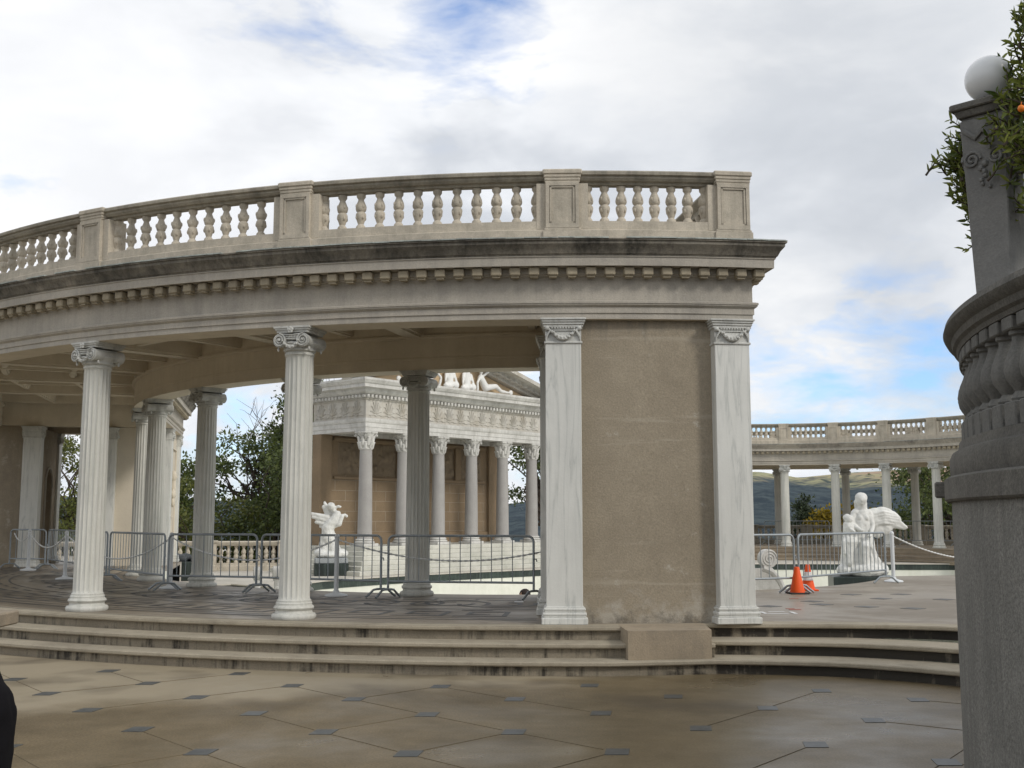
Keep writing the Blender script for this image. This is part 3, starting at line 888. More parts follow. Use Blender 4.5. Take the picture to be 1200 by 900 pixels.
# ------------------------------------------------------------------ far colonnade (its hollow side faces us)
C2 = (10.45, 39.7)
FAR_COLS = [28.5, 41.5, 54.5, 67.5, 80.5, 93.5]
EXTRA['far_colonnade'] = []
far = colonnade('far_colonnade', 'distant curved colonnade with a balustraded roof beyond the pool, right of the near wall', 'colonnade',
                C2, polc, nrmc, 15, 112, 9.23, 13.9, FAR_COLS, (-1, 20, 98), 2.4)
for r0_, r1_ in ((9.36, 10.6), (12.5, 13.78)):
    w_ = MB(); sector(w_, polc, r0_, r1_, 103.0, 111.8, H - .02, 4.01); w_.build('wall', M['wall'], far, 30)
    w_ = MB(); sector(w_, polc, r0_, r1_, 15.2, 19, H - .02, 4.01); w_.build('wall', M['wall'], far, 30)

# ------------------------------------------------------------------ ground, terrace, steps, pool
def arc_xy(r, a0, a1, step=2.0): return [(CX + pol(r, a)[0], CY + pol(r, a)[1]) for a in frange(a0, a1, step)]
STEP_R = (14.22, 14.58, 14.90)
RIGHT = {  # plan curves of the right-hand flight (nosing lines), then running on behind the bastion
    0: [(2.2, 13.0), (2.9, 12.96), (3.6, 12.91), (4.2, 12.83), (4.84, 12.62), (5.6, 12.2), (6.6, 11.4), (7.6, 10.6)],
    1: [(2.2, 12.58), (2.9, 12.51), (3.6, 12.38), (4.1, 12.16), (4.55, 11.88), (5.1, 11.45), (6.0, 10.7), (7.0, 9.9)],
    2: [(1.2, 12.04), (2.2, 12.13), (2.9, 12.04), (3.5, 11.88), (4.0, 11.58), (4.4, 11.25), (5.0, 10.72), (5.9, 9.95), (6.9, 9.2)]}
def smooth_line(pts, n=6):
    out_ = []
    P_ = [pts[0]] + pts + [pts[-1]]
    for i in range(1, len(P_) - 2):
        for k in range(n):
            u = k / n
            q = []
            for d in (0, 1):
                a, b, c, e = P_[i - 1][d], P_[i][d], P_[i + 1][d], P_[i + 2][d]
                q.append(.5 * (2 * b + (c - a) * u + (2 * a - 5 * b + 4 * c - e) * u * u + (3 * b - a - 3 * c + e) * u ** 3))
            out_.append(tuple(q))
    out_.append(pts[-1]); return out_

pool_near = [(CX + r_ * math.cos(R(a)), CY + r_ * math.sin(R(a))) for a in frange(-178, -26, 3) for r_ in (9.05 + max(0, a + 100) * -.0215 + (min(0, a + 120)) * -.0005,)]
pool_far = [(13.0, 25.0), (16.0, 30.0), (19.0, 37.0), (19.0, 44.2), (10.2, 44.6), (4.2, 43.2), (.6, 39.35), (-1.2, 37.7), (-3.2, 35.5), (-4.25, 34.1), (-5.45, 32.2), (-5.9, 30.4), (-6.2, 29.15), (-7.6, 30.55), (-8.75, 29.6)]
pool = pool_near + pool_far           # counter-clockwise
# terrace floor
top_edge = arc_xy(STEP_R[0], -210, -85.6, 1.5) + smooth_line(RIGHT[0])
terr = top_edge + [(12, 10.4), (40, 10.4), (40, 25.0)] + [pool_far[0]] + pool_near[::-1] + [pool_far[-1], (-9.3, 31.6)]
fl = MB(); fl.poly([terr], H); fl.add([], [])
tf = fl.build('terrace_floor', M['terrace'], None, 0); tf['kind'] = 'structure'
# plaza
plz = [(-60, -25), (60, -25), (60, 11)] + [(12, 11), (7.3, 11.0)] + smooth_line(RIGHT[0])[::-1] + arc_xy(14.05, -85.6, -210, 1.5) + [(-60, 32)]
fl = MB(); fl.poly([plz], 0.0); o = fl.build('plaza', M['plaza'], None, 0); o['kind'] = 'structure'
# deck round the far side of the pool
deck = [pool_far[0]] + [(40, 25.0), (60, 25.0), (60, 66), (-60, 66), (-60, 31), (-9.3, 31.6)] + pool_far[::-1][0:-1]
fl = MB(); fl.poly([deck], -.1); o = fl.build('pool_deck', M['coping'], None, 0); o['kind'] = 'structure'
pm = MB()
pm.poly([pool], -1.42)
o = pm.build('pool_floor', M['pool_white'], None, 0); o['kind'] = 'structure'
pw = MB(); n = len(pool)
pw.sweep(pool_far + [pool_near[0]], [(0, -1.42), (0, -.36)], closed=False) if False else None
nn = len(pool_near)
def wall_strip(mb, pts, z0, z1):
    m = len(pts)
    mb.add([(*p, z0) for p in pts] + [(*p, z1) for p in pts], [(i + 1, i, m + i, m + i + 1) for i in range(m - 1)])
wall_strip(pw, pool_near + [pool_far[0]], -1.42, H)
wall_strip(pw, [pool_near[-1]] + pool_far + [pool_near[0]], -1.42, -.35)
o = pw.build('pool_wall', M['pool_white'], None, 0); o['kind'] = 'structure'
gb = MB(); fp = [pool_near[-1]] + pool_far + [pool_near[0]]
gb.sweep(fp, [(.0, -.35), (-.02, -.35), (-.02, -.135), (.0, -.135)], closed=False)
o = gb.build('pool_tile_band', M['green_tile'], None, 0); o['kind'] = 'structure'
cp = MB(); cp.sweep(fp, [(.30, -.096), (-.05, -.096), (-.06, -.106), (-.06, -.134), (0, -.134)], closed=False)
o = cp.build('pool_coping', M['coping'], None, 30); o['kind'] = 'structure'
# terrace edge west/east facing the lower deck
ed = MB(); wall_strip(ed, [(40, 25.0), (13.0, 25.0)], -.1, H); wall_strip(ed, [(-8.75, 29.6), (-9.3, 31.6), (-60, 31.0)], -.1, H)
o = ed.build('terrace_edge', M['coping'], None, 0); o['kind'] = 'structure'

def flight(name_lines, zt):
    """one step: tread with a rounded overhanging nosing, recessed riser"""
    pass
tr = MB(); rs = MB(); rd = MB()
for k, zt in enumerate((H, .303, .151)):
    left = arc_xy(STEP_R[k], -205, -85.4, 1.5)
    if k == 2:
        left = arc_xy(STEP_R[2], -205, -90.0, 1.5)
        whole = left + smooth_line(RIGHT[2][1:])
        tread_lines = [whole]; riser_lines = [(rs, whole[:len(left) + 2]), (rd, whole[len(left) + 1:])]
    else:
        tread_lines = [left, smooth_line(RIGHT[k])]; riser_lines = [(rs, left), (rd, tread_lines[1])]
    back = -.60 if k else -.30
    for ln in tread_lines:
        tr.sweep(ln, [(-.055, zt - .048), (-.004, zt - .048), (.006, zt - .036), (.006, zt - .01), (-.004, zt + .0005), (back, zt + .0005 + (.003 if k == 0 else 0))], closed=False)
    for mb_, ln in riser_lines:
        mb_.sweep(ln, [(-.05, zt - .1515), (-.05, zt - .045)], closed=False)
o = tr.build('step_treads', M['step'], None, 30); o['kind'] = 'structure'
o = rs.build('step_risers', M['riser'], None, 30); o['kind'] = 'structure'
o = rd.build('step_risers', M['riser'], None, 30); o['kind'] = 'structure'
# stone block on the bottom step in front of the wall
bl = MB(); bl.prism([(1.24, 12.10), (2.16, 12.24), (2.20, 13.02), (1.20, 12.92)], .152, H + .003)
o = bl.build('stone_block', M['block'], None, 30)
tag(o, 'square buff stone block set into the steps at the foot of the blank wall', 'stone block')

# inlaid squares and saw-cut joints of the plaza
iq = MB(); jq = MB()
def lat(i, j):
    x = .747 * i - .735 * j; y = 8.91 + .82 * i + .765 * j
    return x, y + (.025 if x < 0 else .045) * x * x
def inside_plaza(x, y):
    return math.hypot(x - CX, y - CY) > 15.1 and y > 1 and not (x > 2.2 and y > 11.6 - .35 * (x - 2.2))
for i in range(-9, 12):
    for j in range(-9, 12):
        x, y = lat(i, j)
        for di, dj in ((1, 0), (0, 1)):
            x2, y2 = lat(i + di, j + dj)
            if inside_plaza(x, y) and inside_plaza(x2, y2) and abs(x) < 8 and rng.random() < .5:
                a = math.atan2(y2 - y, x2 - x); L = math.hypot(x2 - x, y2 - y)
                jq.box(((x + x2) / 2, (y + y2) / 2, .001), (L - .22, .0032, .005), a)
        if inside_plaza(x, y) and abs(x) < 8 and (i + 2 * j) % 1 == 0:
            s = .085
            sk = .25 * x / y
            iq.prism([(x - s, y - s * 1.2), (x + s, y - s * 1.2), (x + s + .03, y + s * 1.2), (x - s + .03, y + s * 1.2)], -.004, .004)
o = iq.build('plaza_inlay', M['inlay'], None, 0); o['kind'] = 'structure'
o = jq.build('plaza_joints', M['gaps'], None, 0); o['kind'] = 'structure'

# mosaic bands of the terrace under the colonnade
mo = MB()
def P2(r, a): q = pol(r, a); return (CX + q[0], CY + q[1])
def band(r, wd, a0, a1):
    mo.sweep([P2(r, a) for a in frange(a0, a1, 1.5)], [(-wd / 2, H + .004), (wd / 2, H + .004)][::-1], closed=False)
def stroke(pts, wd):
    mo.sweep(pts, [(wd / 2, H + .004), (-wd / 2, H + .004)], closed=False)
for r_, wd in ((13.98, .035), (13.42, .05), (13.2, .03), (11.9, .04), (9.95, .05), (9.75, .03)):
    band(r_, wd, -187, -93.2)
seg = 3.55
a = -187.0
while a < -95:
    b = min(a + seg, -93.4); d = b - a
    stroke([P2(12.95, a + .1 * d), P2(12.95, a + .9 * d), P2(12.35, a + .9 * d), P2(12.35, a + .3 * d), P2(12.7, a + .3 * d), P2(12.7, a + .65 * d)], .07)
    stroke([P2(12.1, a + .05 * d), P2(12.1, a + .6 * d)], .06)
    c_ = P2(11.0, a + d / 2)
    for rr in (.55, .33):
        a0_ = rng.uniform(0, 360)
        stroke([(c_[0] + rr * math.cos(R(q)), c_[1] + rr * math.sin(R(q))) for q in frange(a0_, a0_ + rng.uniform(180, 330), 18)], .07)
    stroke([P2(10.3, a + .1 * d), P2(10.3, a + .85 * d), P2(10.12, a + .85 * d)], .06)
    a += seg
for k in range(26):
    x, y = rng.uniform(3.4, 9.5), rng.uniform(14, 21.5)
    if math.hypot(x - CX, y - CY) > 9.6:
        mo.box((x, y, H + .001), (.24, .24, .006), .7)
o = mo.build('terrace_mosaic', M['mosaic'], None, 0); o['kind'] = 'structure'

# steps and floor under the far colonnade, steps of the pool's far side
fs_ = MB()
for k in range(3):
    zt = H - .15 * (k + 1) - .02
    arc = [(C2[0] + (9.0 - .42 * k) * math.cos(R(a)), C2[1] + (9.0 - .42 * k) * math.sin(R(a))) for a in frange(120, 8, 3)]
    fs_.sweep(arc, [(.0, zt - .14), (.0, zt - .05), (.03, zt - .05), (.03, zt), (-.5, zt)], closed=False)
arc = [(C2[0] + 9.0 * math.cos(R(a)), C2[1] + 9.0 * math.sin(R(a))) for a in frange(120, 8, 3)]
arc2 = [(C2[0] + 17 * math.cos(R(a)), C2[1] + 17 * math.sin(R(a))) for a in frange(8, 120, 3)]
fs_.poly([arc + arc2], H - .004)
fs_.sweep(arc, [(0, H - .16), (0, H - .06), (.03, H - .055), (.03, H - .004)], closed=False)
o = fs_.build('far_steps', M['block'], None, 20); o['kind'] = 'structure'

# ------------------------------------------------------------------ free-standing balustrades
def balustrade(name, label, pts, z, height=.95, every=2.2, mat=None, group=None):
    root = empty(name, (pts[0][0], pts[0][1], z), 0, label, 'balustrade', group)
    ox, oy = pts[0]
    P_ = [(p[0] - ox, p[1] - oy) for p in pts]
    mat = mat or M['bal']
    b = MB(); b.sweep(P_, [(-.17, 0), (.17, 0), (.17, .16), (.14, .18), (.14, .26), (-.14, .26), (-.14, .18), (-.17, .16), (-.17, 0)], closed=False); b.build('plinth', mat, root, 30)
    r_ = MB(); r_.sweep(P_, [(-.12, height - .16), (.12, height - .16), (.17, height - .1), (.19, height - .03), (.15, height), (-.15, height), (-.19, height - .03), (-.17, height - .1), (-.12, height - .16)], closed=False); r_.build('rail', mat, root, 30)
    d = 0.0; nxt = .12; since = 0
    hb = height - .42
    for a, b_ in zip(P_[:-1], P_[1:]):
        L = math.hypot(b_[0] - a[0], b_[1] - a[1]); ang = math.atan2(b_[1] - a[1], b_[0] - a[0])
        while nxt < d + L:
            u = (nxt - d) / L
            x, y = a[0] + (b_[0] - a[0]) * u, a[1] + (b_[1] - a[1]) * u
            if since % 9 == 0:
                m = MB(); m.box((0, 0, height / 2 - .03), (.55, .38, height - .07), bev=.01); m.box((0, 0, height - .02), (.62, .45, .08), bev=.015); m.box((0, 0, .1), (.62, .45, .2), bev=.015)
                for f in (-1, 1):
                    m.box((0, f * .195, height * .5), (.34, .02, height * .38))
                m.build('pier', mat, root, 30, (x, y, 0), (0, 0, ang)); nxt += .42
            else:
                o = bal_proto.copy(); COL.objects.link(o); o.parent = root; o.location = (x, y, .26); o.scale = (1.15, 1.15, hb / .46)
                nxt += .25 if (since + 1) % 9 else .42
            since += 1
        d += L
    return root
balustrade('terrace_balustrade', 'buff stone balustrade on the pool deck between the far colonnade end and the temple', [(-15.5, 37.0), (-11.6, 37.8), (-7.2, 38.6)], -.1, 1.0)
far_bal = [(C2[0] + 14.6 * math.cos(R(a)), C2[1] + 14.6 * math.sin(R(a))) for a in frange(96, 36, 4)]
balustrade('terrace_balustrade', 'shaded stone balustrade at the terrace edge behind the distant colonnade columns', far_bal, H, .9, mat=M['rail'])

# ------------------------------------------------------------------ temple
TX, TY = -4.87, 37.0
tang = math.atan2(6.4, 5.63)
temple = empty('temple', (TX, TY, 0), tang, 'white marble temple front with six Corinthian columns and a sculpted pediment across the pool', 'temple')
SP = 1.706; NB = 5 * SP
# local axes: x along the front, +y away from the pool
zb = .75
st = MB()
for k in range(6):
    z1 = zb - .142 * k - .0
    q = .42 + .30 * k
    st.box(((NB) / 2, (2.6 - q) / 2, (z1 - .142 + z1) / 2 - .0), (NB + .7 + .6 * k, 2.6 + q + .001 * k, .1425), 0, bev=.012)
st.build('stylobate', M['stylo'], temple, 30)
def corinthian(mb, top):
    z0 = top - .62
    mb.lathe([(.2, z0), (.225, z0 + .015), (.225, z0 + .04), (.2, z0 + .05), (.20, z0 + .3), (.225, z0 + .45), (.29, z0 + .53), (.29, z0 + .54)], 24)
    for row, (zz_, n, hh, rr) in enumerate(((z0 + .05, 8, .22, .205), (z0 + .15, 8, .30, .22))):
        for k in range(n):
            a = 2 * PI * (k + .5 * row) / n
            ca, sa = math.cos(a), math.sin(a)
            pts = [(rr * ca, rr * sa, zz_), ((rr + .02) * ca, (rr + .02) * sa, zz_ + hh * .6), ((rr + .06) * ca, (rr + .06) * sa, zz_ + hh * .92), ((rr + .10) * ca, (rr + .10) * sa, zz_ + hh * .86)]
            mb.tube(pts, [.05, .062, .045, .02], 6)
    for k in range(4):
        a = PI / 4 + k * PI / 2
        ca, sa = math.cos(a), math.sin(a)
        mb.tube([(.2 * ca, .2 * sa, z0 + .33), (.27 * ca, .27 * sa, z0 + .45), (.34 * ca, .34 * sa, z0 + .52), (.37 * ca, .37 * sa, z0 + .48), (.345 * ca, .345 * sa, z0 + .45)], [.03, .03, .035, .035, .03], 6)
    mb.box((0, 0, z0 + .58), (.56, .56, .075), bev=.02)
    for f in range(4):
        a = f * PI / 2
        mb.ball((.28 * math.cos(a), .28 * math.sin(a), z0 + .58), .05, 6)
def temple_column():
    hgt = 4.55 - zb
    m = MB(); m.lathe([(.265, .24), (.25, .27), (.243, .32)] + [(.243 - .038 * (k / 8) ** 1.4, .32 + (hgt - .62 - .32) * k / 8) for k in range(1, 9)], 32)
    o = m.build('column', M['granite'], None, 40)
    b = MB(); b.box((0, 0, .05), (.66, .66, .10), bev=.012); b.lathe([(.30, .10), (.335, .12), (.335, .15), (.30, .17), (.27, .175), (.27, .19), (.30, .20), (.30, .225), (.27, .245)], 28); b.build('base', M['temple'], o, 40)
    c = MB(); corinthian(c, hgt); c.build('capital', M['temple'], o, 45)
    return o
tc_ = temple_column(); HOLD.append(tc_)
for i in range(6):
    o = copy_tree(tc_, temple); o.location = (SP * i, 0, zb)
for i, yy in ((0, 2.35),):
    pass
rect = [(-.27, -.27), (NB + .27, -.27), (NB + .27, 2.5), (-.27, 2.5)]
ar = MB(); ar.sweep(rect, [(-.5, 4.55), (0, 4.55), (0, 4.68), (.02, 4.685), (.02, 4.83), (.035, 4.835), (.06, 4.88), (.06, 4.97), (-.02, 4.975), (-.02, 4.99)])
ar.sweep(rect, [(-.5, 5.0), (-.5, 4.55)]); ar.build('architrave', M['temple'], temple, 30)
fz = MB(); fz.sweep(rect, [(-.02, 4.988), (-.02, 5.60), (.02, 5.61), (.02, 5.64)])
# palmettes carved along the frieze
def palmette(mb, o, ux, n_):
    for k in range(7):
        a = PI * (k + .5) / 7
        L = .25 + .09 * math.sin(a)
        p0 = (.04 * math.cos(a), .03)
        p1 = (L * .75 * math.cos(a), .04 + L * 1.2 * math.sin(a)); p2 = (L * .95 * math.cos(a) , .02 + L * 1.22 * math.sin(a))
        mb.tube([(o[0] + ux[0] * q[0] + n_[0] * .012, o[1] + ux[1] * q[0] + n_[1] * .012, o[2] + q[1]) for q in (p0, p1, p2)], [.016, .026, .014], 5)
    mb.tube([(o[0] + ux[0] * q + n_[0] * .012, o[1] + ux[1] * q + n_[1] * .012, o[2] - .06 + .05 * abs(math.sin(q * 12))) for q in [-.3 + .05 * i_ for i_ in range(13)]], .016, 5)
nP = 15
for k in range(nP): palmette(fz, (-.1 + (NB + .2) * (k + .5) / nP, -.252, 5.12), (1, 0), (0, -1))
for k in range(4): palmette(fz, (-.252, -.1 + 2.5 * (k + .5) / 4, 5.12), (0, -1), (-1, 0))
fz.build('frieze', M['temple_frieze'], temple, 40)
cn = MB(); cn.sweep(rect, [(.0, 5.64), (.06, 5.66), (.06, 5.76), (.16, 5.80), (.22, 5.86), (.24, 5.95), (.40, 5.97), (.40, 6.08), (.44, 6.10), (.50, 6.2), (.50, 6.27), (-.5, 6.29)])
q = offset(rect, .1)
for a, b in zip(q, q[1:] + q[:1]):
    L = math.hypot(b[0] - a[0], b[1] - a[1]); n = int(L / .17); ang = math.atan2(b[1] - a[1], b[0] - a[0])
    for k in range(n):
        u = (k + .5) / n
        cn.box((a[0] + (b[0] - a[0]) * u, a[1] + (b[1] - a[1]) * u, 5.715), (.09, .10, .09), ang)
cn.build('cornice', M['temple'], temple, 30)
# pediment
pd = MB(); ax = NB / 2; hw = NB / 2 + .27
ap = hw * .262
pd.add([(ax - hw, .12, 6.27), (ax + hw, .12, 6.27), (ax, .12, 6.27 + ap), (ax - hw, 2.3, 6.27), (ax + hw, 2.3, 6.27), (ax, 2.3, 6.27 + ap)], [(0, 1, 2), (5, 4, 3), (0, 2, 5, 3), (1, 4, 5, 2), (0, 3, 4, 1)])
pd.build('tympanum', M['tymp'], temple, 0)
rk = MB()
sl = math.atan(.262)
for s in (-1, 1):
    L = (hw + .5) / math.cos(sl)
    T = Matrix.Rotation(s * sl, 3, 'Y')
    for (dz, hh, y0, y1) in ((.06, .12, -.12, .4), (.19, .14, -.35, .4), (.33, .14, -.68, .4)):
        c0 = Vector((ax + s * (hw + .5) / 2, (y0 + y1) / 2, 6.29 + (ap + .0) / 2 - .06 + dz / math.cos(sl)))
        rk.box(c0, (L, y1 - y0, hh + .002), 0, tilt=T)
    for k in range(17):
        u = (k + .5) / 17
        c0 = Vector((ax + s * (hw + .5) * u, -.24, 6.29 + (hw + .5) * .262 * (1 - u) - .06 + .10))
        rk.box(c0, (.16, .22, .12), 0, tilt=T)
rk.build('raking_cornice', M['temple_frieze'], temple, 0)
# figures of the pediment
def reclining(mb, x, s, big=1.0):
    z = 6.32
    mb.cap((x, -.08, z + .22), (x - s * .28 * big, -.1, z + .55 * big), .15, .13)
    mb.ball((x - s * .30 * big, -.14, z + .80 * big), (.09, .1, .12), 10)
    mb.cap((x - s * .30 * big, -.1, z + .62), (x - s * .55 * big, -.2, z + .35), .06, .05); mb.cap((x - s * .55 * big, -.2, z + .35), (x - s * .5, -.15, z + .06), .05, .06)
    mb.cap((x, -.08, z + .2), (x + s * .5, -.15, z + .3), .14, .10); mb.cap((x + s * .5, -.15, z + .3), (x + s * .85, -.12, z + .14), .10, .07)
    mb.cap((x + s * .85, -.12, z + .14), (x + s * 1.25, -.1, z + .12), .08, .05); mb.ball((x + s * 1.42, -.1, z + .14), (.12, .06, .12), 10)
    mb.cap((x - s * .2, -.1, z + .6), (x + s * .12, -.2, z + .85 * big), .055, .05)
for x, s in ((ax + 1.5, 1), (ax - 1.5, -1)):
    m = MB(); reclining(m, x, s); sculpt('reclining_figure', m, M['statue'], temple, .035, 3)
for x, s in ((ax + .45, 1), (ax - .45, -1)):
    m = MB(); z = 6.32
    m.cap((x, -.1, z + .15), (x, -.12, z + .65), .17, .14); m.ball((x, -.12, z + .93), (.1, .11, .13), 10); m.cap((x + .2, -.14, z + .6), (x + .3, -.2, z + .2), .06, .05); m.cap((x - .2, -.14, z + .6), (x - .28, -.2, z + .25), .06, .05); m.ball((x + .28, -.18, z + .15), (.14, .12, .15), 8); m.ball((x - .1, -.15, z + .1), (.25, .14, .12), 8)
    sculpt('seated_figure', m, M['statue'], temple, .035, 3)
# cella wall with relief panels
cw = MB()
cw.box((NB / 2, 2.35, (zb + 4.56) / 2), (NB + .1, .36, 4.56 - zb))
cw.box((NB / 2, 2.135, 3.08), (NB - .8, .10, .10), bev=.015)
cw.box((NB / 2, 2.145, .95), (NB - .2, .09, .40), bev=.015)
for xx in (-.02, NB + .02): cw.box((xx, 2.26, (zb + 4.56) / 2), (.5, .46, 4.56 - zb), bev=.015)
for k in range(6):
    xx = .45 + (NB - .9) * k / 5
    if 0 < k < 5: cw.box((xx, 2.12, 3.75), (.30, .13, 1.24), bev=.01)
cw.box((NB / 2, 2.13, 4.42), (NB - .7, .11, .12), bev=.01)
cw.build('cella_wall', M['cella'], temple, 30)
jm = MB()
for k in range(6):
    z = 1.2 + k * .36
    jm.box((NB / 2, 2.169, z), (NB - .7, .004, .008))
    for j in range(9):
        xx = .5 + (j + (.5 if k % 2 else 0)) * .95
        if xx < NB - .4: jm.box((xx, 2.1685, z + .18), (.008, .004, .34))
jm.build('wall_joints', M['frieze'], temple, 0)
for k in range(5):
    xx = .45 + (NB - .9) * (k + .5) / 5
    m = MB(); m.box((0, .06, 0), (1.24, .08, 1.16))
    for q in range(26):
        m.ball((rng.uniform(-.52, .52), rng.uniform(0, .03), rng.uniform(-.5, .5)), (rng.uniform(.05, .13), .06, rng.uniform(.05, .16)), 8)
    sculpt('relief_panel', m, M['relief'], temple, .035, 2, (xx, 2.14, 3.76))

# ------------------------------------------------------------------ statues
def plinth(label, x, y, z0, w, d, h, rz, mat, extra=None):
    r_ = empty('statue_plinth', (x, y, z0), rz, label, 'plinth')
    m = MB(); m.box((0, 0, h * .5), (w, d, h), bev=.015); m.build('block', mat, r_, 30)
    if extra:
        m = MB(); m.box((0, 0, h + extra[1] / 2), (w * extra[0], d * extra[0], extra[1] - .002), bev=.02); m.build('slab', extra[2], r_, 30)
    return r_
plinth('dark marble plinth with a grey slab, under the white statue at the temple corner', -5.66, 35.1, -.1, 1.05, .9, .38, .2, M['black_marble'], (.96, .16, M['grey_plinth']))
m = MB()
zz0 = 0.0
m.ball((0, 0, .10), (.52, .42, .13), 14); m.ball((.28, 0, .14), (.26, .34, .16), 12); m.ball((-.3, .02, .15), (.24, .34, .16), 12)
for k, (x_, r_) in enumerate(((-.34, .12), (-.2, .16), (-.05, .17), (.1, .17), (.22, .13))):
    m.cap((x_, .05 - .1 * (k % 2), .1), (x_ * .45 - .06, 0, .68), r_, .13)
m.cap((-.08, 0, .6), (-.12, 0, .92), .22, .19); m.cap((-.12, 0, .92), (.1, -.02, 1.2), .19, .16); m.cap((.1, -.02, 1.2), (.16, -.02, 1.36), .15, .13)
m.cap((-.2, .02, .95), (.24, -.1, 1.06), .09, .08); m.cap((.24, -.1, 1.06), (.33, -.08, 1.3), .08, .06); m.cap((.30, -.05, 1.33), (.42, -.05, 1.36), .045, .035); m.ball((.46, -.05, 1.31), (.05, .04, .06), 8)
m.cap((.16, 0, 1.38), (.02, -.02, 1.52), .08, .07); m.ball((.0, -.02, 1.60), (.105, .115, .135), 12); m.ball((-.06, .02, 1.62), (.10, .12, .12), 10)
m.cap((.02, .0, 1.5), (.2, -.03, 1.62), .05, .04); m.ball((.24, -.03, 1.60), (.07, .05, .04), 8)
# swept wings
for (p, q_, r0_, r1_) in (((-.12, .1, 1.25), (-.62, .12, 1.38), .10, .05), ((-.14, .1, 1.15), (-.6, .12, 1.28), .10, .05), ((-.16, .1, 1.05), (-.5, .12, 1.12), .10, .05), ((-.18, .1, .95), (-.36, .12, .98), .09, .05), ((-.05, .14, 1.35), (-.24, .16, 1.72), .09, .05), ((-.12, .14, 1.35), (-.28, .16, 1.6), .09, .05)):
    m.cap(p, q_, r0_, r1_)
o = empty('statue', (-5.66, 35.1, .43), .1, 'white marble nymph statue with one wing spread left, at the temple corner', 'statue')
sculpt('carved_figure', m, M['statue_grey'], o, .018, 2, detail=.012, dscale=9)

plinth('low black marble plinth at the pool edge beside the right-hand crowd barrier', 7.5, 24.1, -.3, 1.3, .95, .74, -.15, M['black_marble'])
m = MB()
# rocky foot with drapery pouring over it
m.ball((-.02, 0, .14), (.50, .40, .16), 14); m.ball((-.36, -.06, .13), (.18, .26, .13), 12); m.ball((.34, -.02, .14), (.17, .28, .15), 12); m.ball((.02, -.25, .13), (.36, .22, .15), 12)
m.cap((-.20, .05, .2), (-.18, .05, .72), .24, .21); m.cap((.10, .05, .2), (.08, .05, .80), .22, .18)
for k in range(9):      # folds
    x_ = -.42 + .10 * k
    m.cap((x_, -.28 + .05 * abs(k - 4) * .6, .10), (x_ * .55 - .02 + .02 * (k % 2), -.17, .58 + .05 * math.sin(k * 2.1)), .052, .036)
# seated hips, thighs and shins turned to the left
m.ball((-.02, .02, .74), (.24, .2, .17), 12)
m.cap((-.08, -.02, .74), (-.30, -.20, .70), .13, .10); m.cap((-.30, -.20, .70), (-.32, -.26, .28), .092, .06)
m.cap((.10, -.04, .72), (.0, -.28, .62), .13, .10); m.cap((.0, -.28, .62), (-.04, -.32, .22), .09, .06)
# torso, shoulders, bowed neck and head with a knot of hair
m.cap((-.02, .02, .80), (.0, .0, 1.06), .21, .18); m.cap((.0, 0, 1.06), (.03, .0, 1.26), .175, .14); m.cap((-.11, -.01, 1.30), (.15, 0, 1.30), .078, .075)
m.ball((-.04, -.12, 1.19), (.06, .05, .06), 8); m.ball((.08, -.12, 1.19), (.06, .05, .06), 8)
m.cap((.03, 0, 1.28), (.025, -.03, 1.47), .09, .078)
m.ball((.01, -.05, 1.56), (.112, .13, .135), 14); m.ball((-.005, -.165, 1.545), (.02, .028, .03), 6); m.ball((-.005, -.13, 1.49), (.05, .04, .04), 8)
m.ball((.03, .02, 1.605), (.128, .13, .112), 12); m.ball((.07, .13, 1.57), (.065, .06, .06), 8); m.cap((.10, .05, 1.52), (.12, .05, 1.28), .05, .035); m.cap((-.06, .07, 1.52), (-.06, .07, 1.3), .05, .035)
# arms: one falls over the child, one rests on the drapery
m.cap((-.14, -.02, 1.29), (-.21, -.10, 1.06), .062, .052); m.cap((-.21, -.10, 1.06), (-.08, -.24, .95), .05, .038); m.ball((-.05, -.26, .94), (.05, .04, .035), 8)
m.cap((.17, 0, 1.28), (.22, -.08, 1.02), .062, .05); m.cap((.22, -.08, 1.02), (.12, -.24, .84), .048, .036); m.ball((.09, -.27, .82), (.045, .045, .035), 8)
# the child against her left side
m.ball((-.27, -.12, 1.16), (.088, .095, .10), 12); m.ball((-.30, -.10, 1.20), (.085, .085, .075), 10)
m.cap((-.27, -.10, 1.02), (-.24, -.06, .80), .12, .15); m.cap((-.33, -.14, 1.0), (-.20, -.24, .92), .042, .032)
m.cap((-.28, -.12, .82), (-.40, -.22, .70), .07, .05); m.cap((-.40, -.22, .70), (-.40, -.25, .48), .05, .035)
# great rounded wing on the right, built of overlapping feathers
for (c_, r_, q_) in (((.30, .09, 1.16), (.27, .10, .24), -8), ((.48, .10, 1.20), (.26, .09, .22), 14), ((.64, .11, 1.17), (.22, .085, .17), 32), ((.36, .10, .98), (.18, .08, .20), 10), ((.50, .10, 1.02), (.17, .075, .18), 30)):
    m.ball(c_, r_, 18, Matrix.Rotation(R(q_), 3, 'Y'))
m.cap((.62, .115, 1.20), (.93, .125, 1.00), .10, .042); m.cap((.58, .11, 1.08), (.90, .125, .985), .09, .04)
for k in range(5):          # shallow carved ridges of the wing
    u = k / 4
    p0 = Vector((.20, .045, 1.25 - .24 * u)); p1 = Vector((.72 + .06 * math.sin(PI * u), .062, 1.26 - .20 * u))
    m.cap(p0, p0.lerp(p1, .5) + Vector((0, -.045, .06)), .035, .035); m.cap(p0.lerp(p1, .5) + Vector((0, -.045, .06)), p1, .035, .02)
o = empty('statue', (7.52, 24.1, .42), -.05, 'white marble statue of a seated figure with a large rounded wing, behind the right-hand barrier', 'statue')
m.v = [(x_ * 1.06, y_ * 1.06, z_ * 1.05) for x_, y_, z_ in (tuple(q_) for q_ in m.v)]
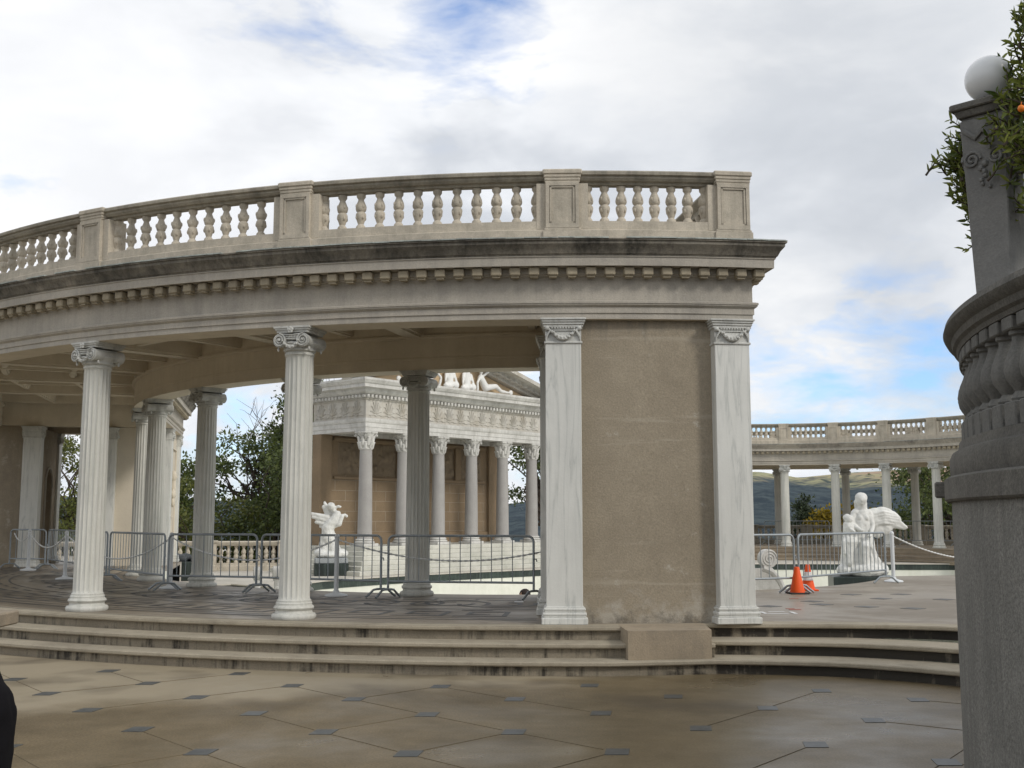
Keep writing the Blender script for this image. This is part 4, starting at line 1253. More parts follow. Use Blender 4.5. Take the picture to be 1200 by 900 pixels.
sculpt('carved_figure', m, M['statue_grey'], o, .014, 3, detail=.008, dscale=10)

# ------------------------------------------------------------------ pool ladder rails (marble scroll cheeks)
def scroll_rail(label, x, y, z, rz, hgt):
    r_ = empty('pool_ladder_rail', (x, y, z), rz, label, 'ladder rail', 'scrolled marble rails at the pool edge')
    m = MB(); m.box((0, 0, hgt * .30), (.12, .36, hgt * .6), bev=.02, taper=.9)
    m.box((0, .02, hgt * .66), (.12, .26, hgt * .3), bev=.02, taper=.8)
    for zc, r0_ in ((hgt * .84, .15), (hgt * .32, .17)):
        m.cyl((-.075, 0, zc), (.075, 0, zc), r0_, r0_, 20)
        for sx in (-1, 1):
            pts = [(sx * .078, (r0_ * .85 * (1 - k / 30) + .015) * math.cos(k * .5), zc + (r0_ * .85 * (1 - k / 30) + .015) * math.sin(k * .5)) for k in range(30)]
            m.tube(pts, .013, 6)
    m.build('scroll_cheek', M['temple'], r_, 40)
scroll_rail('pale marble scroll rail standing at the pool edge, left one of the pair', -5.2, 23.0, -.35, .2, 1.05)
scroll_rail('pale marble scroll rail standing at the pool edge, right one of the pair', -4.85, 23.2, -.35, .2, 1.05)
r_ = empty('pool_ladder_rail', (4.55, 20.0, .0), .3, 'round marble scroll with a curving flank, right of the blank wall behind the cones', 'ladder rail', 'scrolled marble rails at the pool edge')
m = MB(); zc = .95
m.cyl((0, -.07, zc), (0, .07, zc), .165, .165, 24)
for f in (-1, 1):
    m.tube([((.14 * (1 - k / 34) + .012) * math.cos(k * .5), f * .073, zc + (.14 * (1 - k / 34) + .012) * math.sin(k * .5)) for k in range(34)], .012, 6)
cur = [(-.12, .78), (.05, .72), (.2, .56), (.3, .36), (.36, .1), (.36, -.3)]
lp = [(p[0], p[1]) for p in cur] + [(-.3, -.3), (-.3, .78)]
m.add([(p[0], -.06, p[1]) for p in lp] + [(p[0], .06, p[1]) for p in lp], [tuple(range(8)), tuple(range(15, 7, -1))] + [(i, (i + 1) % 8 , 8 + (i + 1) % 8, 8 + i) for i in range(8)])
m.tube([(p[0], -.02, p[1] + .0) for p in cur], .07, 8)
m.build('scroll_cheek', M['temple'], r_, 40, clean=True)

# black marble block with a tarpaulin by the west pier
m = MB(); m.box((0, 0, .27), (.95, .6, .54), bev=.02)
b_ = m.build('marble_block', M['black_marble'], None, 30, (-9.35, 32.2, -.1), (0, 0, .2)); tag(b_, 'black marble block on the pool deck, behind the barriers left of the shaded column', 'stone block')
m = MB(); 
for q in range(7): m.ball((rng.uniform(-.35, .35), rng.uniform(-.15, .15), .0 + rng.uniform(.02, .1)), (.2, .16, .13), 8)
o = sculpt('folded_tarp', m, M['tarp'], None, .03, 3, (-9.35, 32.2, .46)); tag(o, 'bundled dark tarpaulin lying on the black marble block', 'tarpaulin')
m = MB(); m.tube([(-4.0, 22.3, -.4), (-4.35, 22.75, 1.05)], .022, 8)
o = m.build('wooden_pole', M['wood'], None, 40); tag(o, 'thin pale pole leaning at the pool edge beside the fluted column', 'pole')

# ------------------------------------------------------------------ crowd barriers
def barrier(p0, p1, label, z=H, hgt=.94, group='steel crowd barriers along the pool edge', foot_rot=.55):
    d = Vector((p1[0] - p0[0], p1[1] - p0[1], 0)); L = d.length - .05
    r_ = empty('crowd_barrier', ((p0[0] + p1[0]) / 2, (p0[1] + p1[1]) / 2, z), math.atan2(d.y, d.x), label, 'barrier', group)
    h = L / 2; c_ = .09
    pts = []
    for cx_, cz_, a0_ in ((-h + c_, .25 + .03, 180), ):
        pass
    loop = [(-h, .12), (-h, .3)]
    loop = []
    loop += [(-h, .12), (-h, hgt - c_)] + [(-h + c_ - c_ * math.cos(R(q)), hgt - c_ + c_ * math.sin(R(q))) for q in (22, 45, 68, 90)]
    loop += [(h - c_ + c_ * math.sin(R(q)), hgt - c_ + c_ * math.cos(R(q))) for q in (0, 22, 45, 68, 90)] + [(h, .12)]
    m = MB(); m.tube([(x, 0, z_) for x, z_ in loop], .019, 8); m.tube([(-h, 0, .25), (h, 0, .25)], .017, 8); m.build('frame', M['steel'], r_, 50)
    m = MB(); n = max(5, int(round(L / .165)))
    for k in range(1, n): m.tube([(-h + L * k / n, 0, .25), (-h + L * k / n, 0, hgt)], .0075, 6)
    m.build('bars', M['steel'], r_, 50)
    for s in (-1, 1):
        m = MB(); cr, sr = math.cos(foot_rot), math.sin(foot_rot)
        m.tube([(sr * q, cr * q, z_) for q, z_ in ((-.25, .015), (-.20, .05), (-.12, .12), (-.06, .13), (.06, .13), (.12, .12), (.20, .05), (.25, .015))], .018, 8)
        m.build('foot', M['steel'], r_, 50, (s * h, 0, 0))
    for s, zz_ in ((1, .62), (1, .40)):
        pass
    m = MB(); m.tube([(h, 0, .6), (h + .04, 0, .6), (h + .05, 0, .56)], .010, 6); m.build('hook', M['steel'], r_, 50)
    return r_
def px(x, d): return ((x - 600) / 1300 * d * 1.0, d)
BAR = [((17, 27.0), (60, 26.7), 'steel crowd barrier in front of the pilaster at the far left end of the walk'),
       ((62, 26.6), (131, 21.8), 'steel crowd barrier angled between the left end pilaster and the leftmost front column'),
       ((133.5, 21.6), (198, 18.95), 'steel crowd barrier before the two close-set inner columns right of the leftmost front column'),
       ((200.5, 18.85), (306, 18.45), 'steel crowd barrier crossing in front of the lone shaded column, trees behind it'),
       ((308.5, 18.35), (450, 17.25), 'steel crowd barrier partly hidden by the second front column, winged statue behind it'),
       ((455, 17.15), (627, 16.75), 'steel crowd barrier in front of the temple, ending at the marble pilaster'),
       ((826, 17.4), (928, 18.2), 'steel crowd barrier right of the blank wall, left of the two cones'),
       ((931, 18.3), (1033, 21.0), 'steel crowd barrier in front of the seated white statue on the right')]
for a, b, lab in BAR: barrier(px(*a), px(*b), lab, foot_rot=.55 if a[0] < 800 else -.9)
# barriers far off behind the distant colonnade
for a0_, a1_, lab in ((45.5, 56.0, 'distant grey barrier under the far colonnade, right of the statue wing'), (70.5, 84, 'distant grey barrier under the far colonnade, left of the yellow shrub')):
    q0 = (C2[0] + 12.6 * math.cos(R(a1_)), C2[1] + 12.6 * math.sin(R(a1_))); q1 = (C2[0] + 12.6 * math.cos(R(a0_)), C2[1] + 12.6 * math.sin(R(a0_)))
    barrier(q0, q1, lab, H, 1.1, 'barriers under the far colonnade')

# ------------------------------------------------------------------ stanchions and chains
def make_stanchion():
    r_ = empty('chain_post', (0, 0, 0))
    m = MB(); m.lathe([(.036, .03), (.036, .90), (.042, .905), (.042, .92), (.034, .945), (.018, .96), (.0, .965)], 18); m.build('pole', M['post'], r_, 45)
    m = MB(); m.lathe([(.175, 0), (.18, .012), (.165, .03), (.10, .045), (.055, .06), (.045, .09)], 28); m.build('foot', M['post'], r_, 45)
    return r_
SPOTS = [(40, 26.2, 'white chain post nearest the far left end of the walk'), (83, 22.4, 'white chain post half hidden behind the leftmost front column'),
         (205, 19.45, 'white chain post just left of the lone shaded column'), (397, 17.55, 'white chain post just right of the second front column, below the winged statue'),
         (1041, 21.5, 'white chain post at the right end of the barrier by the seated statue')]
sp = make_stanchion()
tops = []
for i, (x, d, lab) in enumerate(SPOTS):
    o = sp if i == 0 else copy_tree(sp)
    p = px(x, d); o.location = (p[0], p[1], H); tag(o, lab, 'post', 'white posts that carry the chain')
    tops.append(Vector((p[0], p[1], H + .88)))
def chain(a, b, sag, label):
    n = max(24, int((b - a).length / .045)); pts = []; rad = []
    for k in range(n + 1):
        u = k / n; p = a.lerp(b, u); p.z -= sag * 4 * u * (1 - u); pts.append(p); rad.append(.018 if k % 2 else .009)
    m = MB(); m.tube(pts, rad, 6); o = m.build('plastic_chain', M['chain'], None, 60)
    tag(o, label, 'chain', 'white chains between the posts')
chain(Vector((*px(22, 26.9), H + .86)), tops[0], .20, 'white chain from the far left end post towards the pilaster')
chain(tops[0], tops[1], .30, 'white chain sagging between the two posts left of the leftmost front column')
chain(tops[1], tops[2], .42, 'white chain sagging behind the leftmost front column across the two inner columns')
chain(tops[2], tops[3], .36, 'white chain passing behind the second front column')
chain(tops[3], Vector((.55, 17.1, H + .72)), .24, 'white chain from the middle post along the barrier before the temple')
chain(tops[4], Vector((10.2, 23.2, H + .42)), .20, 'white chain sloping down right from the post by the seated statue')

# ------------------------------------------------------------------ cones
def cone(x, d, label, band):
    p = px(x, d)
    r_ = empty('traffic_cone', (p[0], p[1], H), rng.uniform(-.3, .3), label, 'cone', 'orange cones at the barrier feet')
    m = MB(); m.box((0, 0, .012), (.30, .30, .024), bev=.008); m.build('base_plate', M['rubber'] if not band else M['orange'], r_, 30)
    m = MB()
    if band:
        m.lathe([(.115, .024), (.115, .03), (.086, .17)], 24, cap=False); m.lathe([(.0565, .31), (.036, .42), (.030, .435), (.022, .435)], 24)
    else:
        m.lathe([(.118, .024), (.118, .032), (.042, .41), (.038, .425), (.026, .428), (.022, .40)], 24)
    m.build('cone_body', M['orange'], r_, 40)
    if band:
        m = MB(); m.lathe([(.0862, .17), (.0567, .31)], 24, cap=False); m.build('white_band', M['white_band'], r_, 40)
cone(929.5, 18.12, 'plain orange traffic cone, the left of two at the barrier feet', False)
cone(942, 18.95, 'orange traffic cone with a white band, the right of two at the barrier feet', True)

# paint marks and a paper square on the paving
def marks(name, label, cat, boxes, mat):
    m = MB(); c0 = boxes[0]
    for x, y, w, d, rz in boxes: m.box((x - c0[0], y - c0[1], .002), (w, d, .003), rz)
    o = m.build(name, mat, None, 0, (c0[0], c0[1], H + .002)); tag(o, label, cat)
marks('paint_mark', 'white sprayed survey mark on the paving by the foot of the right-hand pilaster', 'paint mark', [(3.22, 14.45, .05, .32, 0), (3.36, 14.3, .28, .05, 0), (3.42, 14.6, .22, .05, .1), (3.6, 14.45, .05, .3, 0)], M['paper'])
marks('paint_mark', 'red sprayed dash on the paving before the cones, the nearer one', 'paint mark', [(3.75, 14.95, .16, .05, .2), (3.72, 15.1, .12, .04, .2)], M['red_paint'])
marks('paint_mark', 'faint red sprayed dash on the paving just before the cones', 'paint mark', [(4.25, 17.0, .13, .05, .1)], M['red_paint'])
marks('paper_sheet', 'pale square sheet lying on the mosaic floor near the marble pilaster', 'sheet', [(.1, 16.35, .13, .2, 0)], M['paper'])

carve = sculpt
# ------------------------------------------------------------------ people
def person(label, loc, rz, top_mat, leg_mat, pose='stand', lean=0.0):
    def sculpt(n_, mb_, *a_, **k_):
        mb_.v = [(x_, y_ + max(0, z_ - .93) * lean, z_) for x_, y_, z_ in (tuple(q_) for q_ in mb_.v)]
        return carve(n_, mb_, *a_, **k_)
    r_ = empty('person', loc, rz, label, 'person')
    b = MB()
    hip, sh, neck, head = .93, 1.42, 1.50, 1.63
    joints = {}
    for s in (-1, 1):
        b.cap((s * .09, 0, hip), (s * .095, .015, .50), .082, .056); b.cap((s * .095, .015, .50), (s * .10, -.01, .09), .056, .036)
        b.cap((s * .10, -.02, .045), (s * .115, .15, .032), .042, .034)
        if pose == 'stand':
            e = (s * .25, -.03, 1.14); h_ = (s * .235, .06, .90)
        else:
            e = (s * .26, .02, 1.16); h_ = (s * .14, .28, 1.20)
        b.cap((s * .185, 0, sh - .02), e, .052, .040); b.cap(e, h_, .040, .028)
        dv = (Vector(h_) - Vector(e)).normalized()
        pl = Vector(h_) + dv * .05; b.ball(pl, (.036, .038, .042), 8)
        for f in range(4):
            base = pl + dv * .035 + Vector((0, (f - 1.5) * .018, 0)); ln = (.055, .066, .062, .046)[f]
            mid = base + dv * ln * .55; tip = mid + (dv + Vector((-s * .6, 0, 0))).normalized() * ln * .5
            b.cap(base, mid, .0105, .0098, 6); b.cap(mid, tip, .0098, .0085, 6)
        tb = pl + Vector((0, .034, .0)); b.cap(tb, tb + dv * .035 + Vector((-s * .01, .022, 0)), .013, .010, 6)
    b.cap((0, 0, hip), (0, 0, 1.15), .135, .125); b.cap((0, .005, 1.15), (0, -.005, 1.36), .13, .135); b.cap((-.13, 0, sh - .03), (.13, 0, sh - .03), .075, .075)
    b.cap((0, -.01, sh), (0, .005, neck + .05), .062, .055); b.ball((0, .005, head), (.076, .095, .115), 14); b.ball((0, .06, head - .06), (.05, .045, .05), 10)
    b.ball((0, .105, head - .012), (.014, .022, .024), 8)
    for s in (-1, 1): b.ball((s * .078, 0, head - .005), (.014, .024, .034), 8)
    sculpt('body', b, M['skin'], r_, .0095, 2)
    e_ = MB()
    for s in (-1, 1): e_.ball((s * .031, .088, head + .012), (.012, .009, .008), 8)
    e_.ball((0, .094, head - .062), (.024, .008, .006), 8)
    e_.v = [(v_[0], v_[1] + (v_[2] - .93) * lean, v_[2]) for v_ in e_.v]; e_.build('face_features', M['hair'], r_, 60)
    h = MB(); h.ball((0, -.012, head + .030), (.087, .102, .10), 16); h.ball((0, -.055, head - .02), (.078, .06, .09), 12); sculpt('hair', h, M['hair'], r_, .014, 1, detail=.008, dscale=40)
    tr_ = MB()
    for s in (-1, 1):
        tr_.cap((s * .09, 0, hip), (s * .095, .012, .50), .104, .082); tr_.cap((s * .095, .012, .50), (s * .10, -.005, .10), .082, .062)
    tr_.cap((0, -.01, hip), (0, 0, 1.05), .155, .15); tr_.ball((0, -.075, .92), (.15, .10, .13), 12); sculpt('trousers', tr_, leg_mat, r_, .016, 3, detail=.006, dscale=9)
    j = MB()
    if lean: j.cap((0, -.035, .86), (0, -.02, .46), .178, .18)
    j.cap((0, -.005, .96), (0, 0, 1.16), .172, .155); j.cap((0, .005, 1.15), (0, -.005, 1.36), .15, .155); j.cap((-.14, 0, sh - .03), (.14, 0, sh - .03), .092, .092); j.cap((0, -.01, sh), (0, 0, sh + .06), .085, .075)
    for s in (-1, 1):
        if pose == 'stand': e = (s * .25, -.03, 1.14); h_ = (s * .237, .05, .93)
        else: e = (s * .26, .02, 1.16); h_ = (s * .15, .26, 1.195)
        j.cap((s * .185, 0, sh - .02), e, .072, .058); j.cap(e, h_, .058, .046)
    sculpt('jacket', j, top_mat, r_, .016, 3, detail=.007, dscale=9)
    so_ = MB()
    for s in (-1, 1): so_.cap((s * .10, -.03, .05), (s * .118, .16, .04), .052, .044)
    sculpt('shoes', so_, M['rubber'], r_, .014, 2)
    return r_
person('dark-haired person standing in the drained pool, only the head showing above the terrace edge', (.215, 19.6, -1.42), 2.3, M['navy'], M['navy']).scale = (1.06, 1.06, 1.06)
person('person in a long black coat at the left edge, only its back in view', (-2.275, 4.72, 0), R(92), M['cloth'], M['cloth'], 'hold', .42)

# stone pedestal at the left edge
r_ = empty('garden_pedestal', (-4.42, 9.0, 0), .05, 'brown stone pedestal with a projecting cap slab at the left edge before the steps', 'pedestal')
m = MB(); m.box((-.06, 0, .45), (.42, .46, .66), bev=.015); m.build('shaft', M['block'], r_, 30)
m = MB(); m.box((-.06, 0, .06), (.5, .54, .12), bev=.02); m.build('base', M['block'], r_, 30)
m = MB(); m.box((0, 0, .845), (.70, .70, .11), bev=.012); m.build('cap_slab', M['block'], r_, 30)

# ------------------------------------------------------------------ bastion with balustrade (right foreground)
BX, BY, BR = 7.19, 5.25, 4.80
bas = empty('garden_bastion', (BX, BY, 0), 0, 'round dark concrete bastion with a stone balustrade at the right edge', 'terrace wall')
m = MB(); m.lathe([(BR - .035, -.05), (BR - .035, 1.756), (BR - .2, 1.756)], 160, cap=False); m.build('drum_wall', M['bastion'], bas, 40)
m = MB(); m.lathe([(BR - .1, 1.75), (BR - .01, 1.752), (BR + .004, 1.765), (BR + .004, 1.885), (BR - .012, 1.898), (BR - .3, 1.90)], 160, cap=False); m.build('string_course', M['bastion_dark'], bas, 40)
m = MB(); m.lathe([(BR - .25, 1.892), (BR - .045, 1.893), (BR - .035, 1.93), (BR - .035, 2.01), (BR - .05, 2.045), (BR - .085, 2.06), (BR - .095, 2.115), (BR - .30, 2.115), (BR - .30, 1.95)], 160, cap=False); m.build('plinth_ring', M['bastion_dark'], bas, 40)
m = MB(); m.lathe([(BR - .30, 2.675), (BR - .115, 2.675), (BR - .105, 2.70), (BR - .085, 2.715), (BR - .075, 2.75), (BR - .045, 2.77), (BR - .03, 2.80), (BR - .04, 2.835), (BR - .1, 2.85), (BR - .32, 2.85), (BR - .38, 2.82), (BR - .36, 2.73), (BR - .30, 2.675)], 200, cap=False); m.build('rail', M['bastion_dark'], bas, 30)
m = MB(); m.poly([[((BR - .3) * math.cos(2 * PI * k / 90), (BR - .3) * math.sin(2 * PI * k / 90)) for k in range(90)]], 1.96); m.build('terrace_top', M['bastion'], bas, 0)
def big_baluster():
    b = MB(); b.box((0, 0, .05), (.145, .145, .10), bev=.006); b.box((0, 0, .413), (.135, .135, .058), bev=.006)
    b.lathe([(.052, .10), (.06, .112), (.052, .125), (.040, .14), (.05, .155), (.078, .19), (.086, .225), (.078, .265), (.055, .31), (.042, .345), (.042, .36), (.055, .368), (.055, .384)], 24)
    return b.build('baluster', M['bastion_bal'], None, 40)
bb = big_baluster(); HOLD.append(bb)
for k in range(46):
    a = 100 + k * 2.45
    o = bb.copy(); COL.objects.link(o); o.parent = bas; o.location = ((BR - .19) * math.cos(R(a)), (BR - .19) * math.sin(R(a)), 2.113); o.rotation_euler = (0, 0, R(a)); o.scale = (1.06, 1.06, 1.275)
a = 158.6
m = MB(); m.box((0, 0, 0), (.12, .10, .10), bev=.01)
m.build('drain_spout', M['bastion_dark'], bas, 30, ((BR - .0) * math.cos(R(a)), (BR - .0) * math.sin(R(a)), 1.83), (0, 0, R(a)))

# lamp: tapering herm pillar with a glass globe
hx, hy = 3.385, 7.55
lamp = empty('globe_lamp', (hx, hy, 2.03), R(-46), 'tapered grey stone lamp pillar topped by a white glass globe behind the dark rail', 'lamp')
m = MB()
zt = 4.555 - 2.03
m.box((0, 0, .25), (.28, .28, .5), bev=.01)
m.box((0, 0, .5 + (zt - .62) / 2), (.20, .20, zt - .62), taper=1.6, bev=.008)
m.build('pillar', M['herm'], lamp, 30)
m = MB(); m.box((0, 0, zt - .115), (.30, .30, .02), bev=.006); m.box((0, 0, zt - .08), (.34, .34, .05), taper=1.12, bev=.006); m.box((0, 0, zt - .03), (.42, .42, .05), bev=.008); m.build('cap_slab', M['bastion_dark'], lamp, 30)
m = MB()
for f in range(4):
    T = Matrix.Rotation(f * PI / 2, 3, 'Z')
    for s in (-1, 1):
        pts = [T @ Vector((s * .085 + (.055 * (1 - k / 22) + .008) * math.cos(k * .55), -.158, zt - .42 + (.055 * (1 - k / 22) + .008) * math.sin(k * .55))) for k in range(22)]
        m.tube(pts, .011, 6)
    for k in range(7): m.ball(T @ Vector((rng.uniform(-.03, .03), -.152, zt - .46 - k * .028)), .026 - k * .002, 6)
    m.tube([T @ Vector((-.13, -.158, zt - .2)), T @ Vector((-.05, -.165, zt - .27)), T @ Vector((0, -.165, zt - .22)), T @ Vector((.05, -.165, zt - .27)), T @ Vector((.13, -.158, zt - .2))], .02, 6)
m.build('scroll_ornament', M['herm'], lamp, 45)
m = MB(); m.lathe([(.07, zt - .006), (.08, zt + .02), (.06, zt + .04)], 20); m.build('globe_collar', M['bastion_dark'], lamp, 40)
m = MB(); m.ball((-.0, 0, zt + .19), .165, 40); m.build('globe', M['globe'], lamp, 60)

# ------------------------------------------------------------------ vegetation
def leaf_mesh(name, centres, dirs, size, mat, parent, shape='quad', aspect=.5):
    """many small folded leaves in one crown mesh"""
    n = len(centres)
    c = np.asarray(centres); d = np.asarray(dirs); d = d / np.linalg.norm(d, axis=1)[:, None]
    up = nrg.normal(size=(n, 3)); s_ = np.cross(d, up); s_ /= np.linalg.norm(s_, axis=1)[:, None]
    nn_ = np.cross(s_, d)
    L = (size * nrg.uniform(.6, 1.35, n))[:, None]
    wv = L * aspect * .5
    if shape == 'quad':
        V = np.stack([c, c + d * L * .5 + s_ * wv, c + d * L, c + d * L * .5 - s_ * wv], 1).reshape(-1, 3)
        F = np.arange(n * 4); k = 4; nf = n
    else:
        fold = nn_ * wv * .35
        V = np.stack([c, c + d * L * .3 + s_ * wv + fold, c + d * L * .65 + s_ * wv * .85 + fold, c + d * L - nn_ * L * .06, c + d * L * .65 - s_ * wv * .85 + fold, c + d * L * .3 - s_ * wv + fold], 1).reshape(-1, 3)
        b = np.arange(n)[:, None] * 6
        F = np.concatenate([b + np.array([0, 1, 2, 3]), b + np.array([0, 3, 4, 5])], 1).ravel(); k = 4; nf = n * 2
    me = bpy.data.meshes.new(name)
    me.vertices.add(len(V)); me.vertices.foreach_set('co', V.ravel().astype(np.float32))
    me.loops.add(len(F)); me.loops.foreach_set('vertex_index', F.astype(np.int32))
    me.polygons.add(nf); me.polygons.foreach_set('loop_start', np.arange(0, nf * k, k, dtype=np.int32)); me.polygons.foreach_set('loop_total', np.full(nf, k, np.int32))
    me.update(calc_edges=True); me.validate()
    me.materials.append(mat)
    o = bpy.data.objects.new(name, me)
    return link(o, parent)

def limb(m, a, b, r0, r1, wob=.12, n=5):
    a = Vector(a); b = Vector(b); L = (b - a).length
    pts = [a]
    for k in range(1, n):
        pts.append(a.lerp(b, k / n) + Vector((rng.uniform(-1, 1), rng.uniform(-1, 1), rng.uniform(-.4, .8))) * L * wob * .5)
    pts.append(b); m.tube(pts, [r0 + (r1 - r0) * k / n for k in range(n + 1)], 7)
    return pts

def tree(name, label, x, y, z, hgt, rx, ry, crown_lo, mat, leaves=9000, leaf=.16, clumps=46, bare=0, group='trees round the pool', trunk_r=.2, squash=1.0, spread=.2):
    r_ = empty(name, (x, y, z), 0, label, 'tree', group)
    tk = MB(); cz = (hgt + crown_lo) / 2; ch = (hgt - crown_lo) / 2
    limb(tk, (0, 0, -.2), (rng.uniform(-.3, .3), 0, crown_lo + ch * .5), trunk_r, trunk_r * .5, .12)
    cs = []
    while len(cs) < clumps:
        v = Vector((rng.uniform(-1, 1), rng.uniform(-1, 1), rng.uniform(-1, 1)))
        if .25 < v.length < 1: 
            k = 1 + .22 * mnoise.noise(Vector((x, y, len(cs) * 1.7)))
            cs.append((Vector((v.x * rx * k, v.y * ry * k, cz + v.z * ch * k * squash)), rng.uniform(.6, 1.4)))
    for c, s in cs[:int(clumps * .7)]:
        h0 = Vector((rng.uniform(-.15, .15), rng.uniform(-.15, .15), crown_lo * .7 + rng.random() * ch * .9))
        limb(tk, h0, c, trunk_r * .36, .015, .22)
    for k in range(bare):
        h0 = Vector((rng.uniform(-.3, .3) * rx, rng.uniform(-.3, .3) * ry, hgt * .62))
        e = Vector((rng.uniform(-.8, .8) * rx, rng.uniform(-.6, .6) * ry, hgt * rng.uniform(.9, 1.14)))
        pts = limb(tk, h0, e, .028, .005, .16)
        for q in range(4):
            p = pts[rng.randrange(1, 5)]; limb(tk, p, p + Vector((rng.uniform(-.8, .8), rng.uniform(-.6, .6), rng.uniform(.2, .9))), .011, .004, .2, 3)
    tk.build('trunk', M['bark'], r_, 50)
    C_ = []; D_ = []
    wsum = sum(s for _, s in cs)
    for c, s in cs:
        n = int(leaves * s / wsum); rr = spread * (rx + ry) / 2 * (.6 + .5 * s)
        p = nrg.normal(size=(n, 3)) * rr * np.array([1, 1, .7])
        p *= nrg.uniform(.3, 1.0, (n, 1))
        C_.append(p + np.array(c)); D_.append(p / (np.linalg.norm(p, axis=1)[:, None] + 1e-6) + nrg.normal(size=(n, 3)) * .7 + np.array([0, 0, -.1]))
    leaf_mesh('crown', np.concatenate(C_), np.concatenate(D_), leaf, mat, r_, 'quad', .6)
    return r_
OAK = 'oaks behind the temple and balustrade'
tree('oak_tree', 'tall dark oak with bare twigs at its top, left of the temple', -11.0, 50, -2, 8.1, 2.9, 2.4, 3.2, M['oak_leaf'], 6500, .17, 46, 34, OAK, spread=.15)
tree('oak_tree', 'dark oak rising close behind the temple corner, beside the second front column', -8.7, 47, -2, 9.6, 1.5, 2.0, 2.2, M['oak_leaf'], 9000, .16, 54, 12, OAK, spread=.19)
tree('oak_tree', 'dense low green oak behind the balustrade, between the shaded column and the temple', -11.8, 43, -2, 5.2, 2.2, 1.6, .9, M['olive_leaf'], 9000, .14, 40, 0, OAK)
tree('oak_tree', 'dark evergreen oak filling the gap right of the shaded column', -9.2, 43.5, -2, 6.2, 1.7, 1.6, .9, M['oak_leaf'], 9000, .14, 40, 0, OAK)
tree('oak_tree', 'slim green oak right of the pale end wall with the bust', -13.9, 46, -2, 6.6, 1.7, 1.7, 1.2, M['oak_leaf'], 8000, .16, 40, 2, OAK)
tree('oak_tree', 'yellowish green oak glimpsed through the passage at the far left', -21.5, 54, -2, 8.4, 2.4, 2.4, 1.2, M['olive_leaf'], 8000, .17, 40, 0, OAK)
tree('oak_tree', 'open-branched oak with sky between its leaves, behind the right temple columns', 1.35, 56, -2, 9.8, 2.0, 2.2, 4.2, M['oak_leaf'], 5200, .17, 34, 4, OAK, spread=.17)
tree('oak_tree', 'dark oak low behind the left flank of the temple', -9.6, 52, -2, 8.6, 2.4, 2.0, .8, M['dark_leaf'], 9000, .17, 40, 0, OAK)
FT = 'trees beyond the far colonnade'
tree('oak_tree', 'large dark spreading oak behind the right end of the distant colonnade', 24.3, 62, -2, 8.2, 3.6, 3.0, 1.8, M['oak_leaf'], 13000, .2, 52, 2, FT)
tree('oak_tree', 'small dark rounded tree between the first two distant columns', 15.6, 60, -2, 4.9, 1.0, 1.3, 1.0, M['dark_leaf'], 5000, .16, 26, 0, FT)
tree('oak_tree', 'shaded oak seen right of the last distant column beside the dark bastion', 28.3, 60, -2, 8.8, 2.6, 2.4, 1.6, M['oak_leaf'], 8000, .2, 40, 0, FT)
tree('golden_tree', 'yellow autumn tree behind the distant columns left of the statue', 17.0, 58, -2, 4.9, 1.75, 1.3, .4, M['gold_leaf'], 9000, .2, 52, 0, FT)

# orange tree in the right foreground
ct = empty('orange_tree', (4.42, 7.7, 2.07), 0, 'orange tree with narrow glossy leaves and small fruits round the lamp pillar', 'tree')
tk = MB(); C_ = []; D_ = []
def sprig(p0, p1, n, sz=1.0):
    p0 = Vector(p0); p1 = Vector(p1); d = (p1 - p0)
    pts = limb(tk, p0, p1, .009, .003, .12, 4)
    for k in range(n):
        u = (k + .5) / n
        i = min(3, int(u * 4)); p = pts[i].lerp(pts[i + 1], u * 4 - i)
        az = k * 2.4 + rng.uniform(-.4, .4)
        o = d.normalized().orthogonal(); o.rotate(Matrix.Rotation(az, 3, d.normalized()))
        dr = (d.normalized() * rng.uniform(.5, 1.1) + o * rng.uniform(.5, 1.0) + Vector((0, 0, .15))).normalized()
        C_.append(p); D_.append(dr)
base = Vector((-.15, -.1, 1.2))
limb(tk, (.2, 0, 0), base, .06, .04, .1); limb(tk, base, (-.45, -.3, 2.2), .035, .02); limb(tk, base, (-.9, .25, 1.7), .03, .012); limb(tk, (-.45, -.3, 2.2), (-.6, -.3, 2.9), .02, .01); limb(tk, base, (-1.1, .2, 2.2), .025, .01)
# right-hand mass (partly before the globe) and the left fringe behind the pillar
def ct_edge(z):   # how far the dense right-hand mass reaches towards the globe
    for (z0, x0), (z1, x1) in zip(CT[:-1], CT[1:]):
        if z0 <= z <= z1: return x0 + (x1 - x0) * (z - z0) / (z1 - z0)
    return -.9
CT = [(1.5, -.96), (1.75, -1.06), (2.0, -1.17), (2.15, -1.24), (2.3, -1.18), (2.42, -1.12), (2.55, -1.06), (2.8, -1.04), (3.1, -1.02)]
for k in range(540):
    q = Vector((rng.uniform(-1.35, -.5), rng.gauss(-.55, .16), rng.uniform(1.65, 3.05)))
    if q.x < ct_edge(q.z) + .05: continue
    dr = Vector((rng.uniform(-1.0, .3), rng.uniform(-.7, .3), rng.uniform(-.15, .9))).normalized()
    sprig(q - dr * .12, q + dr * rng.uniform(.03, .11), 11)
for k in range(120):
    u = rng.random()
    q = Vector((-1.08 + .16 * u + rng.gauss(0, .06) - .05 * math.sin(u * 6), rng.gauss(.22, .08), 2.35 - u * .75 + rng.gauss(0, .04)))
    dr = Vector((rng.uniform(-1, .15), rng.uniform(-.5, .5), rng.uniform(-.5, .9))).normalized()
    sprig(q - dr * .10, q + dr * rng.uniform(.05, .12), 10)
for e in ((-1.25, .1, 2.0), (-1.22, .12, 2.48), (-1.24, .1, 1.9), (-1.07, .15, 1.62), (-.98, -.6, 2.98), (-.92, -.6, 3.05), (-1.18, .1, 2.22)):
    e = Vector(e); sprig(e + Vector((.22, .05, -.12)), e, 16)
tk.build('branches', M['bark'], ct, 50)
